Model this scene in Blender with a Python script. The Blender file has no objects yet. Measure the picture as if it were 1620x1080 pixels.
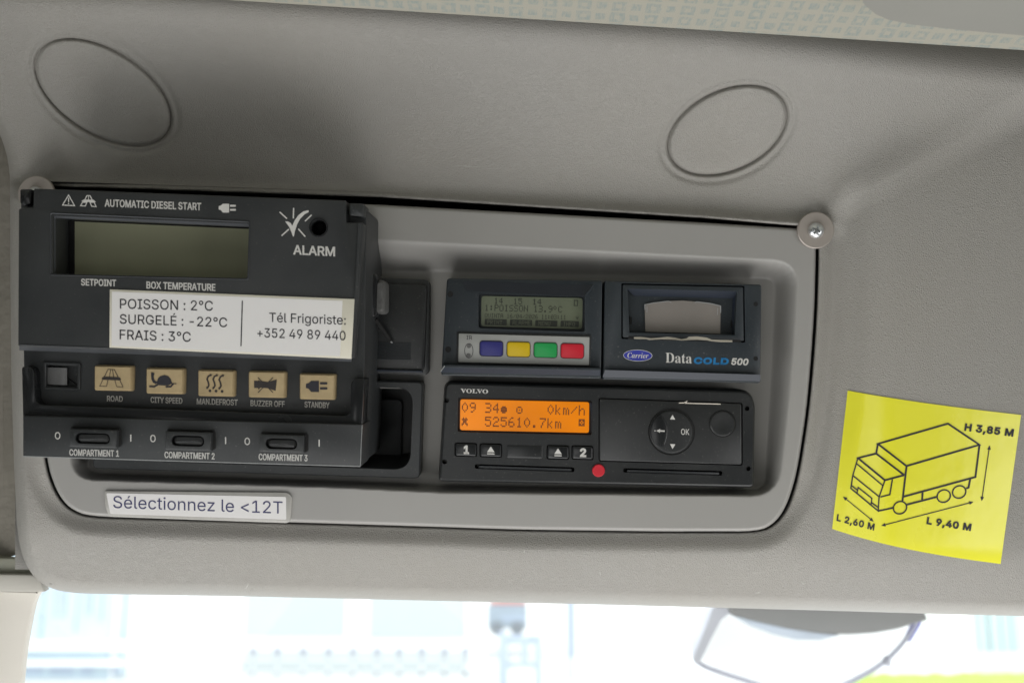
import bpy, bmesh, math, random
import numpy as np
from mathutils import Matrix, Vector

random.seed(4)
rng = np.random.default_rng(4)
scene = bpy.context.scene
COL = scene.collection

# ------------------------------------------------------------------ camera, world, lamps, exposure
D = 620.0            # mm from lens to the control fascia
S = 0.364            # mm per photo pixel on the fascia plane
PITCH = math.radians(12.0)
F = Matrix.Translation((0, 0, 2.4)) @ Matrix.Rotation(PITCH, 4, 'X')   # console frame: x right, y away, z up

cam_d = bpy.data.cameras.new('camera')
cam = bpy.data.objects.new('camera', cam_d)
COL.objects.link(cam)
cam.matrix_world = F @ Matrix.Translation((0, -D / 1000, 0)) @ Matrix.Rotation(math.pi / 2, 4, 'X')
cam_d.sensor_width = 36.0
cam_d.lens = 36.0 * D / (1620 * S)
cam_d.clip_start = 0.02
cam_d.clip_end = 400
cam_d.dof.use_dof = True
cam_d.dof.focus_distance = 0.60
cam_d.dof.aperture_fstop = 7.0
scene.camera = cam

world = bpy.data.worlds.new('World')
scene.world = world
world.use_nodes = True
wbg = world.node_tree.nodes['Background']
wbg.inputs['Color'].default_value = (0.93, 0.97, 1.0, 1)
wbg.inputs['Strength'].default_value = 2.6


def lamp(name, loc, target, sx, sy, power, color):
    l = bpy.data.lights.new(name, 'AREA')
    l.shape = 'RECTANGLE'
    l.size, l.size_y = sx, sy
    l.energy = power
    l.color = color
    o = bpy.data.objects.new(name, l)
    COL.objects.link(o)
    a, b = F @ Vector(loc), F @ Vector(target)
    o.location = a
    o.rotation_euler = (b - a).to_track_quat('-Z', 'Y').to_euler()
    return o


lamp('windscreen_bounce_light', (0.16, -0.24, -0.56), (0.08, -0.03, 0.0), 1.15, 0.42, 4.4, (1.0, 0.99, 0.975))
lamp('left_window_light', (-0.42, -0.24, -0.55), (-0.15, -0.02, -0.15), 0.35, 0.3, 1.5, (1.0, 0.99, 0.975))
lamp('right_window_light', (0.78, -0.55, -0.26), (0.26, 0.0, 0.0), 0.4, 0.4, 1.9, (1.0, 0.995, 0.985))  # added fill lamp to brighten the right flank; the right cab wall is solid
lamp('rear_window_light', (-0.22, -1.30, -0.24), (0.1, 0.0, -0.05), 0.35, 0.5, 0.8, (1.0, 0.995, 0.98))  # added lamp behind the camera: sticker sheen and frontal fill, no window there

scene.view_settings.view_transform = 'Standard'
scene.view_settings.look = 'None'
scene.view_settings.exposure = 0.0
scene.view_settings.gamma = 1.0
scene.view_settings.use_curve_mapping = False
scene.render.engine = 'CYCLES'
scene.cycles.use_denoising = True
scene.cycles.max_bounces = 8
scene.cycles.transparent_max_bounces = 12

# ------------------------------------------------------------------ glyph outlines (plain letter shapes)
GLYPHS = {
    'i': {
        32: (187, []),
        43: (453, [[198, 34, 198, 364, 255, 364, 255, 34], [61, 172, 61, 226, 391, 226, 391, 172]]),
        44: (187, [[38, -119, 68, 71, 137, 71, 84, -119]]),
        45: (453, [[337, 244, 337, 188, 114, 188, 114, 244]]),
        46: (187, [[95, -4, 78, -1, 63, 9, 53, 24, 50, 41, 53, 59, 63, 73, 78, 83, 95, 87, 113, 83, 128, 73, 138, 59, 141, 41, 138, 24, 128, 9, 113, -1]]),
        48: (453, [[227, -7, 174, 1, 130, 24, 95, 62, 69, 113, 53, 178, 48, 254, 53, 330, 69, 395, 95, 447, 130, 484, 174, 508, 227, 516, 279, 508, 323, 484, 358, 447, 384, 395, 400, 330, 405, 254, 400, 178, 384, 113, 359, 62, 323, 24, 279, 1], [227, 50, 261, 56, 290, 74, 313, 103, 330, 144, 340, 194, 344, 254, 340, 314, 330, 365, 313, 405, 290, 435, 261, 453, 227, 460, 192, 453, 163, 435, 140, 405, 123, 365, 113, 314, 109, 254, 113, 194, 123, 144, 140, 103, 163, 74, 192, 56]]),
        49: (453, [[76, 0, 76, 55, 391, 55, 391, 0], [276, 509, 276, 0, 212, 0, 212, 448, 209, 448, 86, 358, 86, 427, 198, 509]]),
        50: (453, [[64, 0, 64, 47, 234, 229, 282, 282, 311, 327, 318, 348, 320, 371, 317, 397, 308, 419, 293, 436, 273, 449, 250, 457, 224, 460, 196, 457, 172, 447, 153, 433, 139, 413, 130, 390, 127, 362, 66, 362, 71, 405, 86, 442, 111, 473, 143, 496, 182, 511, 225, 516, 268, 511, 306, 497, 337, 474, 361, 445, 376, 411, 381, 372, 378, 345, 371, 318, 357, 290, 336, 259, 267, 180, 153, 60, 153, 57, 389, 57, 389, 0]]),
        51: (453, [[218, -7, 173, -3, 133, 10, 98, 30, 70, 57, 52, 91, 44, 132, 109, 132, 115, 107, 126, 87, 144, 71, 165, 59, 191, 52, 219, 50, 248, 53, 275, 61, 297, 74, 315, 93, 325, 116, 329, 145, 326, 172, 316, 196, 299, 217, 275, 234, 242, 244, 201, 248, 157, 248, 157, 299, 288, 448, 288, 452, 70, 452, 70, 509, 372, 509, 372, 461, 211, 278, 211, 289, 264, 288, 308, 276, 344, 253, 371, 222, 387, 186, 393, 145, 387, 103, 370, 66, 344, 36, 309, 12, 266, -2]]),
        52: (453, [[40, 105, 40, 158, 247, 509, 311, 509, 109, 166, 109, 163, 413, 163, 413, 105], [282, 0, 282, 121, 282, 146, 282, 318, 343, 318, 343, 0]]),
        53: (453, [[221, -7, 178, -2, 140, 11, 108, 32, 83, 60, 66, 93, 60, 130, 122, 130, 127, 108, 138, 89, 154, 73, 173, 60, 196, 52, 221, 50, 250, 53, 276, 64, 298, 82, 314, 104, 324, 131, 328, 162, 324, 193, 314, 221, 297, 244, 275, 262, 248, 273, 218, 277, 167, 268, 145, 258, 128, 246, 67, 253, 96, 509, 366, 509, 366, 452, 151, 452, 134, 301, 136, 301, 155, 315, 178, 325, 203, 331, 229, 334, 263, 330, 294, 321, 321, 306, 345, 285, 364, 260, 379, 231, 388, 199, 391, 163, 385, 117, 369, 76, 343, 41, 309, 15, 268, -1]]),
        54: (453, [[226, -7, 182, -1, 142, 15, 109, 40, 84, 74, 69, 115, 64, 162, 68, 199, 80, 239, 102, 285, 137, 340, 252, 509, 322, 509, 151, 261, 145, 261, 165, 288, 196, 307, 235, 314, 278, 309, 316, 295, 346, 271, 370, 240, 384, 201, 389, 157, 384, 112, 368, 73, 343, 39, 310, 14, 271, -2], [226, 48, 254, 52, 279, 63, 299, 79, 314, 101, 324, 128, 327, 157, 324, 187, 314, 213, 299, 235, 279, 251, 254, 262, 226, 265, 198, 262, 174, 252, 153, 235, 138, 214, 128, 188, 125, 158, 128, 128, 138, 102, 153, 79, 174, 63, 198, 52]]),
        56: (453, [[226, -7, 178, -2, 136, 11, 101, 33, 74, 62, 57, 96, 52, 135, 55, 166, 65, 195, 81, 220, 101, 241, 125, 256, 153, 265, 153, 267, 119, 282, 93, 308, 76, 342, 70, 380, 75, 417, 90, 450, 114, 477, 146, 498, 184, 511, 226, 516, 269, 511, 306, 498, 337, 477, 361, 450, 377, 417, 382, 380, 376, 342, 359, 308, 333, 282, 300, 267, 300, 265, 327, 256, 351, 241, 372, 220, 387, 195, 397, 166, 401, 135, 395, 96, 378, 62, 352, 33, 317, 11, 275, -2], [226, 49, 258, 52, 285, 60, 307, 74, 323, 91, 333, 113, 337, 139, 333, 165, 322, 189, 305, 208, 283, 223, 256, 232, 226, 235, 196, 232, 169, 223, 147, 208, 130, 189, 119, 165, 115, 139, 119, 113, 129, 91, 145, 74, 167, 60, 195, 52], [226, 290, 252, 292, 274, 300, 293, 313, 307, 330, 316, 351, 319, 376, 316, 399, 308, 420, 294, 437, 275, 449, 252, 457, 226, 460, 200, 457, 177, 449, 159, 437, 145, 420, 136, 399, 133, 376, 136, 351, 145, 330, 159, 313, 178, 300, 201, 292]]),
        57: (453, [[226, 516, 271, 510, 310, 494, 343, 468, 368, 434, 384, 393, 389, 347, 385, 309, 373, 270, 350, 224, 315, 168, 200, 0, 130, 0, 301, 248, 307, 248, 287, 221, 257, 202, 218, 195, 175, 199, 137, 214, 106, 237, 83, 269, 68, 307, 64, 352, 69, 397, 85, 436, 110, 469, 143, 494, 182, 510], [226, 460, 199, 457, 174, 446, 154, 429, 138, 407, 129, 381, 125, 352, 129, 322, 138, 295, 154, 274, 174, 257, 199, 247, 226, 243, 254, 247, 279, 257, 299, 273, 314, 295, 324, 321, 327, 350, 324, 381, 314, 407, 299, 429, 279, 446, 254, 457]]),
        58: (187, [[95, -4, 78, -1, 63, 9, 53, 24, 50, 41, 53, 59, 63, 73, 78, 83, 95, 87, 113, 83, 128, 73, 138, 59, 141, 41, 138, 24, 128, 9, 113, -1], [95, 271, 78, 274, 63, 284, 53, 299, 50, 316, 53, 334, 63, 349, 78, 359, 95, 362, 113, 359, 128, 349, 138, 334, 141, 316, 138, 299, 128, 284, 113, 274]]),
        60: (453, [[65, 178, 65, 220, 388, 383, 388, 316, 142, 200, 144, 204, 144, 194, 142, 198, 388, 81, 388, 15]]),
        65: (479, [[16, 0, 201, 509, 276, 509, 463, 0, 395, 0, 287, 302, 264, 372, 232, 478, 245, 478, 213, 371, 191, 302, 85, 0], [110, 142, 110, 199, 370, 199, 370, 142]]),
        66: (456, [[60, 0, 60, 509, 241, 509, 289, 504, 329, 491, 359, 469, 381, 442, 394, 410, 398, 374, 395, 344, 387, 320, 373, 301, 356, 286, 315, 267, 315, 262, 339, 257, 363, 245, 385, 227, 402, 203, 414, 173, 418, 136, 413, 100, 400, 67, 377, 39, 344, 18, 301, 4, 247, 0], [125, 57, 245, 57, 296, 63, 330, 80, 349, 105, 355, 137, 352, 161, 342, 184, 327, 203, 306, 218, 279, 228, 248, 231, 125, 231], [125, 285, 238, 285, 265, 288, 288, 296, 308, 309, 323, 326, 333, 348, 336, 372, 330, 403, 313, 429, 283, 446, 240, 452, 125, 452]]),
        67: (510, [[267, -7, 205, 1, 150, 25, 104, 63, 70, 115, 48, 179, 40, 254, 48, 329, 70, 393, 104, 445, 150, 484, 205, 508, 267, 516, 305, 513, 340, 504, 373, 490, 402, 471, 427, 447, 448, 418, 463, 385, 473, 348, 408, 348, 401, 373, 389, 395, 357, 428, 315, 449, 267, 456, 223, 450, 184, 432, 150, 403, 125, 364, 109, 314, 103, 254, 109, 194, 125, 145, 151, 105, 184, 76, 223, 59, 267, 53, 315, 60, 357, 81, 389, 114, 408, 160, 473, 160, 463, 124, 448, 91, 428, 62, 402, 38, 373, 19, 341, 5, 305, -4]]),
        68: (502, [[219, 0, 96, 0, 96, 57, 215, 57, 272, 63, 318, 81, 354, 110, 379, 149, 394, 198, 399, 255, 394, 312, 379, 361, 354, 399, 320, 428, 275, 446, 221, 452, 93, 452, 93, 509, 225, 509, 294, 501, 353, 478, 399, 441, 433, 391, 455, 329, 462, 255, 455, 181, 433, 119, 398, 68, 351, 31, 291, 8], [125, 509, 125, 0, 60, 0, 60, 509]]),
        69: (418, [[60, 0, 60, 509, 372, 509, 372, 452, 125, 452, 125, 286, 355, 286, 355, 229, 125, 229, 125, 57, 375, 57, 375, 0]]),
        70: (410, [[60, 0, 60, 509, 369, 509, 369, 452, 125, 452, 125, 278, 346, 278, 346, 221, 125, 221, 125, 0]]),
        71: (520, [[269, -7, 205, 1, 149, 25, 104, 64, 69, 116, 47, 179, 40, 254, 47, 329, 69, 393, 103, 445, 149, 484, 203, 508, 265, 516, 304, 513, 340, 504, 374, 489, 403, 469, 429, 445, 449, 416, 465, 384, 474, 349, 408, 349, 387, 393, 356, 427, 315, 448, 265, 456, 222, 450, 183, 432, 150, 404, 125, 364, 109, 314, 103, 254, 109, 194, 125, 145, 151, 105, 184, 76, 224, 59, 269, 53, 309, 57, 345, 71, 374, 93, 396, 123, 410, 160, 415, 202, 434, 199, 283, 199, 283, 256, 478, 256, 478, 200, 471, 141, 451, 91, 419, 50, 377, 19, 326, 0]]),
        72: (516, [[60, 0, 60, 509, 125, 509, 125, 289, 392, 289, 392, 509, 457, 509, 457, 0, 392, 0, 392, 232, 125, 232, 125, 0]]),
        73: (300, [[31, 0, 31, 57, 118, 57, 118, 452, 31, 452, 31, 509, 269, 509, 269, 452, 183, 452, 183, 57, 269, 57, 269, 0]]),
        75: (466, [[104, 145, 104, 216, 139, 261, 174, 303, 212, 344, 364, 509, 448, 509, 231, 276, 228, 276], [60, 0, 60, 509, 125, 509, 125, 334, 124, 225, 125, 193, 125, 0], [372, 0, 188, 259, 228, 309, 449, 0]]),
        76: (393, [[60, 0, 60, 509, 125, 509, 125, 57, 361, 57, 361, 0]]),
        77: (628, [[60, 0, 60, 509, 152, 509, 277, 187, 287, 159, 299, 123, 311, 84, 322, 49, 307, 49, 318, 83, 330, 121, 342, 158, 352, 187, 476, 509, 568, 509, 568, 0, 504, 0, 504, 291, 504, 327, 505, 369, 506, 413, 507, 457, 513, 457, 498, 409, 482, 363, 467, 322, 456, 291, 342, 0, 286, 0, 170, 291, 159, 321, 145, 361, 129, 408, 112, 457, 119, 457, 120, 416, 121, 372, 122, 328, 122, 291, 122, 0]]),
        78: (523, [[60, 0, 60, 509, 136, 509, 343, 183, 363, 151, 388, 107, 414, 55, 405, 54, 401, 108, 399, 157, 399, 195, 399, 509, 463, 509, 463, 0, 387, 0, 202, 290, 177, 331, 148, 381, 108, 452, 119, 454, 122, 384, 124, 328, 125, 291, 125, 0]]),
        79: (533, [[267, -7, 205, 1, 150, 25, 105, 63, 70, 115, 48, 179, 40, 254, 48, 329, 70, 393, 105, 445, 150, 484, 205, 508, 267, 516, 329, 508, 384, 484, 429, 445, 464, 393, 486, 329, 493, 254, 486, 179, 464, 115, 429, 63, 384, 25, 329, 1], [267, 53, 310, 59, 349, 76, 383, 105, 408, 144, 425, 194, 430, 254, 425, 314, 408, 365, 383, 404, 349, 433, 310, 450, 267, 456, 223, 450, 184, 433, 151, 404, 125, 364, 109, 314, 103, 254, 109, 194, 125, 144, 151, 105, 184, 76, 223, 59]]),
        80: (444, [[60, 0, 60, 509, 235, 509, 289, 503, 332, 487, 366, 462, 390, 430, 404, 391, 409, 348, 404, 304, 390, 265, 366, 233, 332, 207, 289, 191, 235, 186, 126, 186, 126, 242, 233, 242, 269, 246, 297, 256, 318, 272, 333, 294, 342, 319, 344, 348, 342, 376, 333, 402, 318, 423, 297, 439, 268, 449, 232, 452, 125, 452, 125, 0]]),
        82: (449, [[60, 0, 60, 509, 236, 509, 290, 504, 333, 489, 367, 465, 390, 433, 405, 395, 409, 352, 405, 309, 390, 271, 367, 240, 333, 217, 289, 203, 236, 198, 126, 198, 126, 255, 234, 255, 269, 258, 298, 267, 319, 281, 334, 300, 342, 324, 345, 352, 342, 380, 334, 405, 319, 425, 298, 440, 269, 449, 233, 452, 125, 452, 125, 0], [353, 0, 230, 229, 303, 229, 428, 0]]),
        83: (446, [[224, -9, 172, -4, 128, 9, 91, 31, 64, 60, 46, 96, 38, 137, 104, 137, 110, 110, 123, 88, 142, 71, 166, 59, 194, 52, 224, 49, 257, 52, 286, 60, 311, 74, 329, 92, 341, 114, 346, 139, 342, 161, 332, 179, 316, 193, 296, 205, 245, 222, 184, 239, 128, 260, 86, 289, 60, 326, 52, 372, 58, 413, 75, 448, 102, 476, 138, 498, 180, 511, 227, 516, 275, 511, 316, 498, 351, 476, 377, 449, 394, 415, 401, 378, 337, 378, 326, 412, 302, 437, 267, 453, 225, 459, 194, 456, 167, 448, 145, 435, 129, 418, 118, 398, 115, 376, 119, 352, 131, 334, 148, 319, 169, 308, 212, 293, 264, 279, 312, 264, 359, 238, 379, 220, 395, 198, 405, 171, 408, 139, 403, 99, 386, 64, 360, 34, 323, 11, 278, -4]]),
        84: (448, [[32, 452, 32, 509, 417, 509, 417, 452, 257, 452, 257, 0, 193, 0, 193, 452]]),
        85: (517, [[259, -8, 203, -2, 154, 15, 114, 43, 85, 80, 66, 124, 60, 173, 60, 509, 124, 509, 124, 178, 128, 144, 141, 113, 160, 87, 187, 68, 220, 56, 259, 52, 298, 56, 331, 68, 357, 87, 377, 113, 389, 144, 393, 178, 393, 509, 457, 509, 457, 173, 451, 124, 433, 80, 403, 43, 363, 15, 315, -2]]),
        88: (474, [[18, 0, 217, 284, 217, 236, 29, 509, 104, 509, 178, 400, 204, 361, 223, 329, 243, 292, 232, 292, 252, 329, 272, 361, 298, 400, 374, 509, 446, 509, 259, 239, 259, 287, 456, 0, 382, 0, 292, 129, 268, 165, 250, 195, 230, 231, 244, 231, 225, 196, 206, 166, 182, 129, 91, 0]]),
        89: (471, [[203, 0, 203, 208, 16, 509, 91, 509, 192, 344, 222, 292, 250, 230, 224, 230, 251, 293, 280, 344, 381, 509, 455, 509, 268, 208, 268, 0]]),
        90: (438, [[42, 0, 42, 46, 273, 385, 306, 431, 341, 476, 348, 454, 285, 452, 223, 452, 40, 452, 40, 509, 397, 509, 397, 462, 169, 129, 134, 81, 97, 33, 90, 54, 152, 57, 214, 57, 399, 57, 399, 0]]),
        99: (395, [[207, -8, 159, -2, 117, 16, 82, 46, 56, 85, 40, 133, 34, 187, 40, 243, 56, 291, 82, 330, 117, 360, 159, 378, 207, 384, 260, 377, 305, 356, 340, 322, 362, 277, 303, 262, 290, 289, 270, 311, 242, 325, 207, 330, 173, 325, 145, 310, 124, 287, 108, 258, 99, 224, 96, 187, 99, 151, 108, 117, 124, 89, 145, 66, 173, 51, 207, 46, 243, 52, 271, 66, 292, 89, 304, 117, 363, 102, 354, 78, 341, 56, 306, 21, 261, -1]]),
        101: (403, [[212, -8, 161, -2, 117, 16, 82, 46, 56, 85, 40, 132, 34, 187, 39, 242, 55, 290, 81, 329, 115, 359, 157, 378, 205, 384, 236, 382, 266, 374, 294, 361, 319, 341, 341, 315, 357, 282, 368, 242, 371, 194, 371, 169, 98, 169, 98, 221, 338, 221, 310, 202, 307, 237, 298, 269, 283, 294, 263, 314, 237, 326, 205, 330, 173, 326, 146, 313, 125, 294, 109, 270, 99, 241, 96, 211, 96, 178, 100, 139, 110, 106, 128, 80, 151, 61, 179, 50, 212, 46, 254, 53, 285, 73, 306, 105, 365, 91, 353, 63, 335, 39, 311, 19, 283, 4, 249, -5]]),
        103: (425, [[207, -151, 168, -148, 134, -140, 105, -127, 82, -110, 64, -91, 51, -69, 101, -41, 122, -66, 154, -88, 178, -95, 207, -97, 249, -92, 282, -75, 304, -47, 311, -6, 311, 68, 306, 68, 287, 41, 252, 16, 227, 8, 195, 5, 152, 10, 113, 27, 80, 53, 55, 90, 39, 136, 34, 191, 39, 246, 55, 293, 80, 332, 112, 361, 152, 378, 196, 384, 228, 382, 253, 373, 288, 346, 308, 319, 313, 319, 313, 379, 372, 379, 372, -9, 367, -54, 350, -90, 324, -117, 291, -136, 251, -147], [205, 59, 237, 63, 264, 75, 285, 95, 300, 121, 309, 154, 312, 193, 309, 231, 300, 264, 285, 291, 264, 312, 237, 325, 205, 330, 172, 325, 145, 312, 124, 290, 109, 262, 99, 229, 96, 193, 99, 155, 109, 123, 124, 96, 145, 76, 172, 63]]),
        105: (166, [[53, 0, 53, 379, 114, 379, 114, 0], [84, 443, 67, 446, 54, 455, 44, 468, 41, 483, 44, 499, 54, 512, 67, 521, 84, 524, 100, 521, 114, 512, 123, 499, 126, 483, 123, 468, 114, 455, 100, 446]]),
        108: (189, [[139, -2, 101, 3, 74, 20, 58, 47, 53, 84, 53, 509, 114, 509, 114, 99, 115, 77, 120, 62, 130, 54, 146, 52, 160, 53, 170, 54, 181, 3, 162, -1]]),
        110: (409, [[114, 227, 114, 0, 53, 0, 53, 379, 112, 379, 112, 287, 102, 287, 124, 332, 152, 362, 187, 379, 227, 384, 264, 380, 295, 369, 321, 349, 341, 321, 353, 285, 357, 240, 357, 0, 296, 0, 296, 235, 290, 275, 273, 304, 246, 323, 210, 329, 184, 326, 161, 317, 141, 303, 126, 283, 117, 257]]),
        111: (415, [[207, -8, 159, -2, 117, 16, 82, 46, 56, 85, 40, 133, 34, 187, 40, 243, 56, 291, 82, 330, 117, 360, 159, 378, 207, 384, 256, 378, 299, 360, 333, 330, 359, 291, 376, 243, 381, 187, 376, 133, 359, 85, 333, 46, 299, 16, 256, -2], [207, 46, 242, 51, 270, 66, 292, 89, 307, 117, 316, 151, 319, 187, 316, 224, 307, 258, 292, 287, 270, 310, 242, 325, 207, 330, 173, 325, 145, 310, 124, 287, 108, 258, 99, 224, 96, 187, 99, 151, 108, 117, 124, 89, 145, 66, 173, 51]]),
        114: (259, [[53, 0, 53, 379, 112, 379, 112, 321, 115, 321, 130, 347, 152, 367, 181, 380, 213, 385, 229, 384, 243, 384, 243, 322, 230, 324, 207, 326, 182, 323, 159, 315, 140, 301, 126, 284, 117, 262, 114, 237, 114, 0]]),
        115: (365, [[182, -8, 145, -5, 112, 3, 84, 18, 62, 38, 45, 63, 36, 94, 94, 107, 105, 79, 124, 60, 150, 49, 181, 45, 217, 50, 244, 62, 262, 81, 268, 103, 265, 121, 254, 136, 237, 147, 212, 155, 149, 170, 104, 186, 72, 208, 53, 237, 47, 274, 51, 305, 65, 332, 87, 354, 115, 370, 149, 381, 187, 384, 223, 381, 254, 372, 279, 358, 299, 339, 314, 316, 324, 290, 268, 277, 258, 298, 243, 316, 219, 328, 187, 333, 156, 329, 131, 317, 114, 299, 109, 277, 112, 258, 124, 243, 144, 232, 172, 223, 229, 209, 275, 194, 306, 171, 325, 142, 331, 107, 326, 75, 312, 47, 290, 24, 260, 6, 223, -5]]),
        116: (227, [[204, 379, 204, 327, 6, 327, 6, 379], [65, 471, 126, 471, 126, 98, 128, 76, 136, 61, 150, 53, 170, 50, 185, 51, 202, 54, 213, 2, 192, -3, 168, -4, 125, 2, 92, 21, 72, 52, 65, 93]]),
        122: (380, [[42, 0, 42, 46, 254, 320, 254, 323, 48, 323, 48, 379, 333, 379, 333, 331, 126, 60, 126, 56, 339, 56, 339, 0]]),
        176: (316, [[158, 283, 128, 287, 101, 298, 77, 316, 59, 340, 47, 367, 43, 397, 47, 428, 59, 455, 77, 479, 101, 497, 128, 509, 158, 513, 188, 509, 216, 497, 239, 479, 257, 455, 269, 428, 273, 397, 269, 367, 257, 340, 239, 316, 216, 298, 188, 287], [158, 334, 175, 336, 190, 343, 213, 366, 220, 381, 222, 397, 220, 414, 213, 430, 190, 453, 175, 459, 158, 462, 141, 459, 126, 453, 103, 430, 97, 414, 95, 397, 97, 381, 103, 366, 126, 343, 141, 336]]),
        201: (418, [[60, 0, 60, 509, 372, 509, 372, 452, 125, 452, 125, 286, 355, 286, 355, 229, 125, 229, 125, 57, 375, 57, 375, 0], [191, 558, 239, 659, 307, 659, 241, 558]]),
        233: (403, [[212, -8, 161, -2, 117, 16, 82, 46, 56, 85, 40, 132, 34, 187, 39, 242, 55, 290, 81, 329, 115, 359, 157, 378, 205, 384, 236, 382, 266, 374, 294, 361, 319, 341, 341, 315, 357, 282, 368, 242, 371, 194, 371, 169, 98, 169, 98, 221, 338, 221, 310, 202, 307, 237, 298, 269, 283, 294, 263, 314, 237, 326, 205, 330, 173, 326, 146, 313, 125, 294, 109, 270, 99, 241, 96, 211, 96, 178, 100, 139, 110, 106, 128, 80, 151, 61, 179, 50, 212, 46, 254, 53, 285, 73, 306, 105, 365, 91, 353, 63, 335, 39, 311, 19, 283, 4, 249, -5], [177, 429, 225, 529, 293, 529, 227, 429]]),
    },
    's': {
        86: (428, [[212, -13, 44, 381, 22, 420, 8, 432, -14, 439, -14, 455, 211, 455, 211, 439, 166, 432, 156, 423, 152, 410, 161, 378, 259, 143, 348, 377, 355, 409, 351, 423, 342, 432, 299, 439, 299, 455, 442, 455, 442, 439, 423, 436, 408, 427, 395, 411, 382, 383, 230, -13]]),
        79: (525, [[261, -11, 213, -6, 169, 7, 129, 29, 94, 58, 66, 93, 45, 134, 32, 179, 28, 228, 32, 276, 45, 321, 66, 362, 95, 397, 130, 426, 170, 448, 216, 462, 265, 466, 313, 462, 357, 448, 397, 427, 431, 399, 459, 364, 481, 323, 494, 277, 498, 228, 494, 179, 481, 134, 459, 93, 430, 58, 395, 29, 355, 7, 310, -6], [265, 12, 328, 36, 367, 108, 379, 228, 371, 321, 348, 389, 310, 430, 260, 443, 196, 419, 158, 347, 145, 228, 153, 135, 177, 67, 215, 26]]),
        76: (426, [[15, 0, 15, 17, 45, 22, 62, 32, 72, 50, 75, 81, 75, 379, 71, 407, 62, 425, 44, 434, 16, 439, 16, 455, 250, 455, 250, 439, 208, 434, 196, 427, 188, 416, 182, 379, 182, 83, 185, 47, 191, 37, 200, 31, 234, 28, 278, 31, 315, 40, 345, 56, 370, 80, 391, 112, 409, 154, 427, 154, 402, 0]]),
        68: (495, [[20, 0, 20, 17, 47, 21, 63, 30, 71, 46, 74, 75, 74, 374, 71, 407, 61, 426, 43, 435, 15, 439, 15, 455, 222, 455, 296, 449, 357, 429, 405, 396, 440, 351, 461, 295, 468, 228, 453, 128, 408, 57, 333, 14, 228, 0], [222, 24, 262, 30, 295, 47, 319, 75, 343, 139, 351, 229, 343, 318, 319, 382, 279, 420, 223, 433, 202, 431, 190, 423, 184, 409, 182, 385, 182, 72, 184, 48, 190, 34, 202, 27]]),
        97: (344, [[255, -10, 226, -5, 208, 10, 200, 35, 151, 2, 95, -9, 64, -4, 40, 11, 25, 34, 20, 63, 31, 104, 63, 136, 119, 164, 199, 190, 199, 241, 196, 266, 187, 282, 171, 292, 148, 296, 115, 290, 104, 274, 113, 257, 123, 231, 120, 215, 110, 202, 95, 194, 77, 191, 59, 194, 45, 203, 36, 218, 33, 236, 37, 259, 49, 278, 69, 295, 95, 308, 126, 316, 162, 318, 223, 312, 263, 292, 285, 259, 293, 210, 293, 62, 295, 40, 304, 34, 320, 42, 329, 28, 294, -1], [151, 34, 174, 41, 199, 63, 199, 169, 154, 151, 127, 123, 118, 84, 126, 46]]),
        116: (228, [[124, -9, 89, -4, 66, 10, 53, 36, 48, 71, 48, 279, 20, 279, 20, 300, 88, 369, 129, 424, 144, 424, 144, 310, 208, 310, 208, 279, 144, 279, 144, 82, 149, 51, 157, 43, 168, 40, 189, 49, 206, 75, 222, 66, 198, 24, 165, -1]]),
    },
    't': {
        67: (440, [[202, -11, 149, -6, 104, 10, 69, 36, 42, 71, 26, 114, 20, 165, 24, 214, 37, 262, 56, 309, 83, 352, 116, 389, 154, 420, 218, 452, 287, 463, 333, 459, 385, 448, 397, 446, 407, 444, 421, 449, 431, 463, 449, 463, 420, 308, 401, 310, 395, 366, 377, 406, 348, 431, 309, 439, 264, 430, 222, 401, 184, 353, 152, 287, 130, 212, 122, 142, 129, 91, 151, 53, 185, 28, 229, 20, 280, 30, 326, 58, 368, 105, 387, 91, 335, 34, 273, 0]]),
        97: (336, [[53, -9, 24, -3, 1, 14, -14, 40, -19, 73, -15, 109, -5, 147, 11, 184, 32, 220, 57, 251, 84, 276, 126, 301, 165, 310, 198, 299, 214, 265, 225, 303, 297, 303, 241, 108, 232, 74, 228, 56, 231, 44, 238, 40, 259, 52, 285, 87, 300, 78, 265, 30, 231, 1, 197, -9, 166, 2, 155, 34, 157, 52, 162, 75, 137, 38, 111, 12, 84, -4], [93, 41, 108, 45, 124, 56, 152, 95, 176, 147, 192, 202, 198, 248, 192, 272, 172, 281, 157, 276, 141, 264, 109, 219, 83, 159, 70, 115, 65, 81, 72, 51]]),
        114: (261, [[-14, 0, 42, 211, 50, 240, 52, 254, 45, 268, 24, 273, 18, 273, 17, 289, 151, 310, 114, 189, 144, 243, 171, 280, 197, 302, 222, 310, 250, 298, 259, 265, 257, 245, 249, 230, 236, 221, 220, 218, 202, 223, 186, 238, 180, 241, 157, 225, 127, 175, 95, 97, 66, 0]]),
        105: (194, [[132, 371, 114, 375, 100, 384, 90, 398, 87, 416, 90, 433, 100, 447, 114, 457, 132, 460, 149, 457, 163, 447, 173, 433, 176, 416, 173, 398, 163, 384, 149, 375], [49, -8, 29, -5, 13, 5, 4, 21, 1, 41, 4, 64, 10, 87, 44, 211, 51, 237, 53, 254, 46, 268, 26, 273, 19, 273, 19, 289, 89, 299, 150, 310, 89, 85, 84, 55, 87, 46, 95, 42, 115, 54, 142, 90, 155, 81, 121, 31, 85, 2]]),
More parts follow.
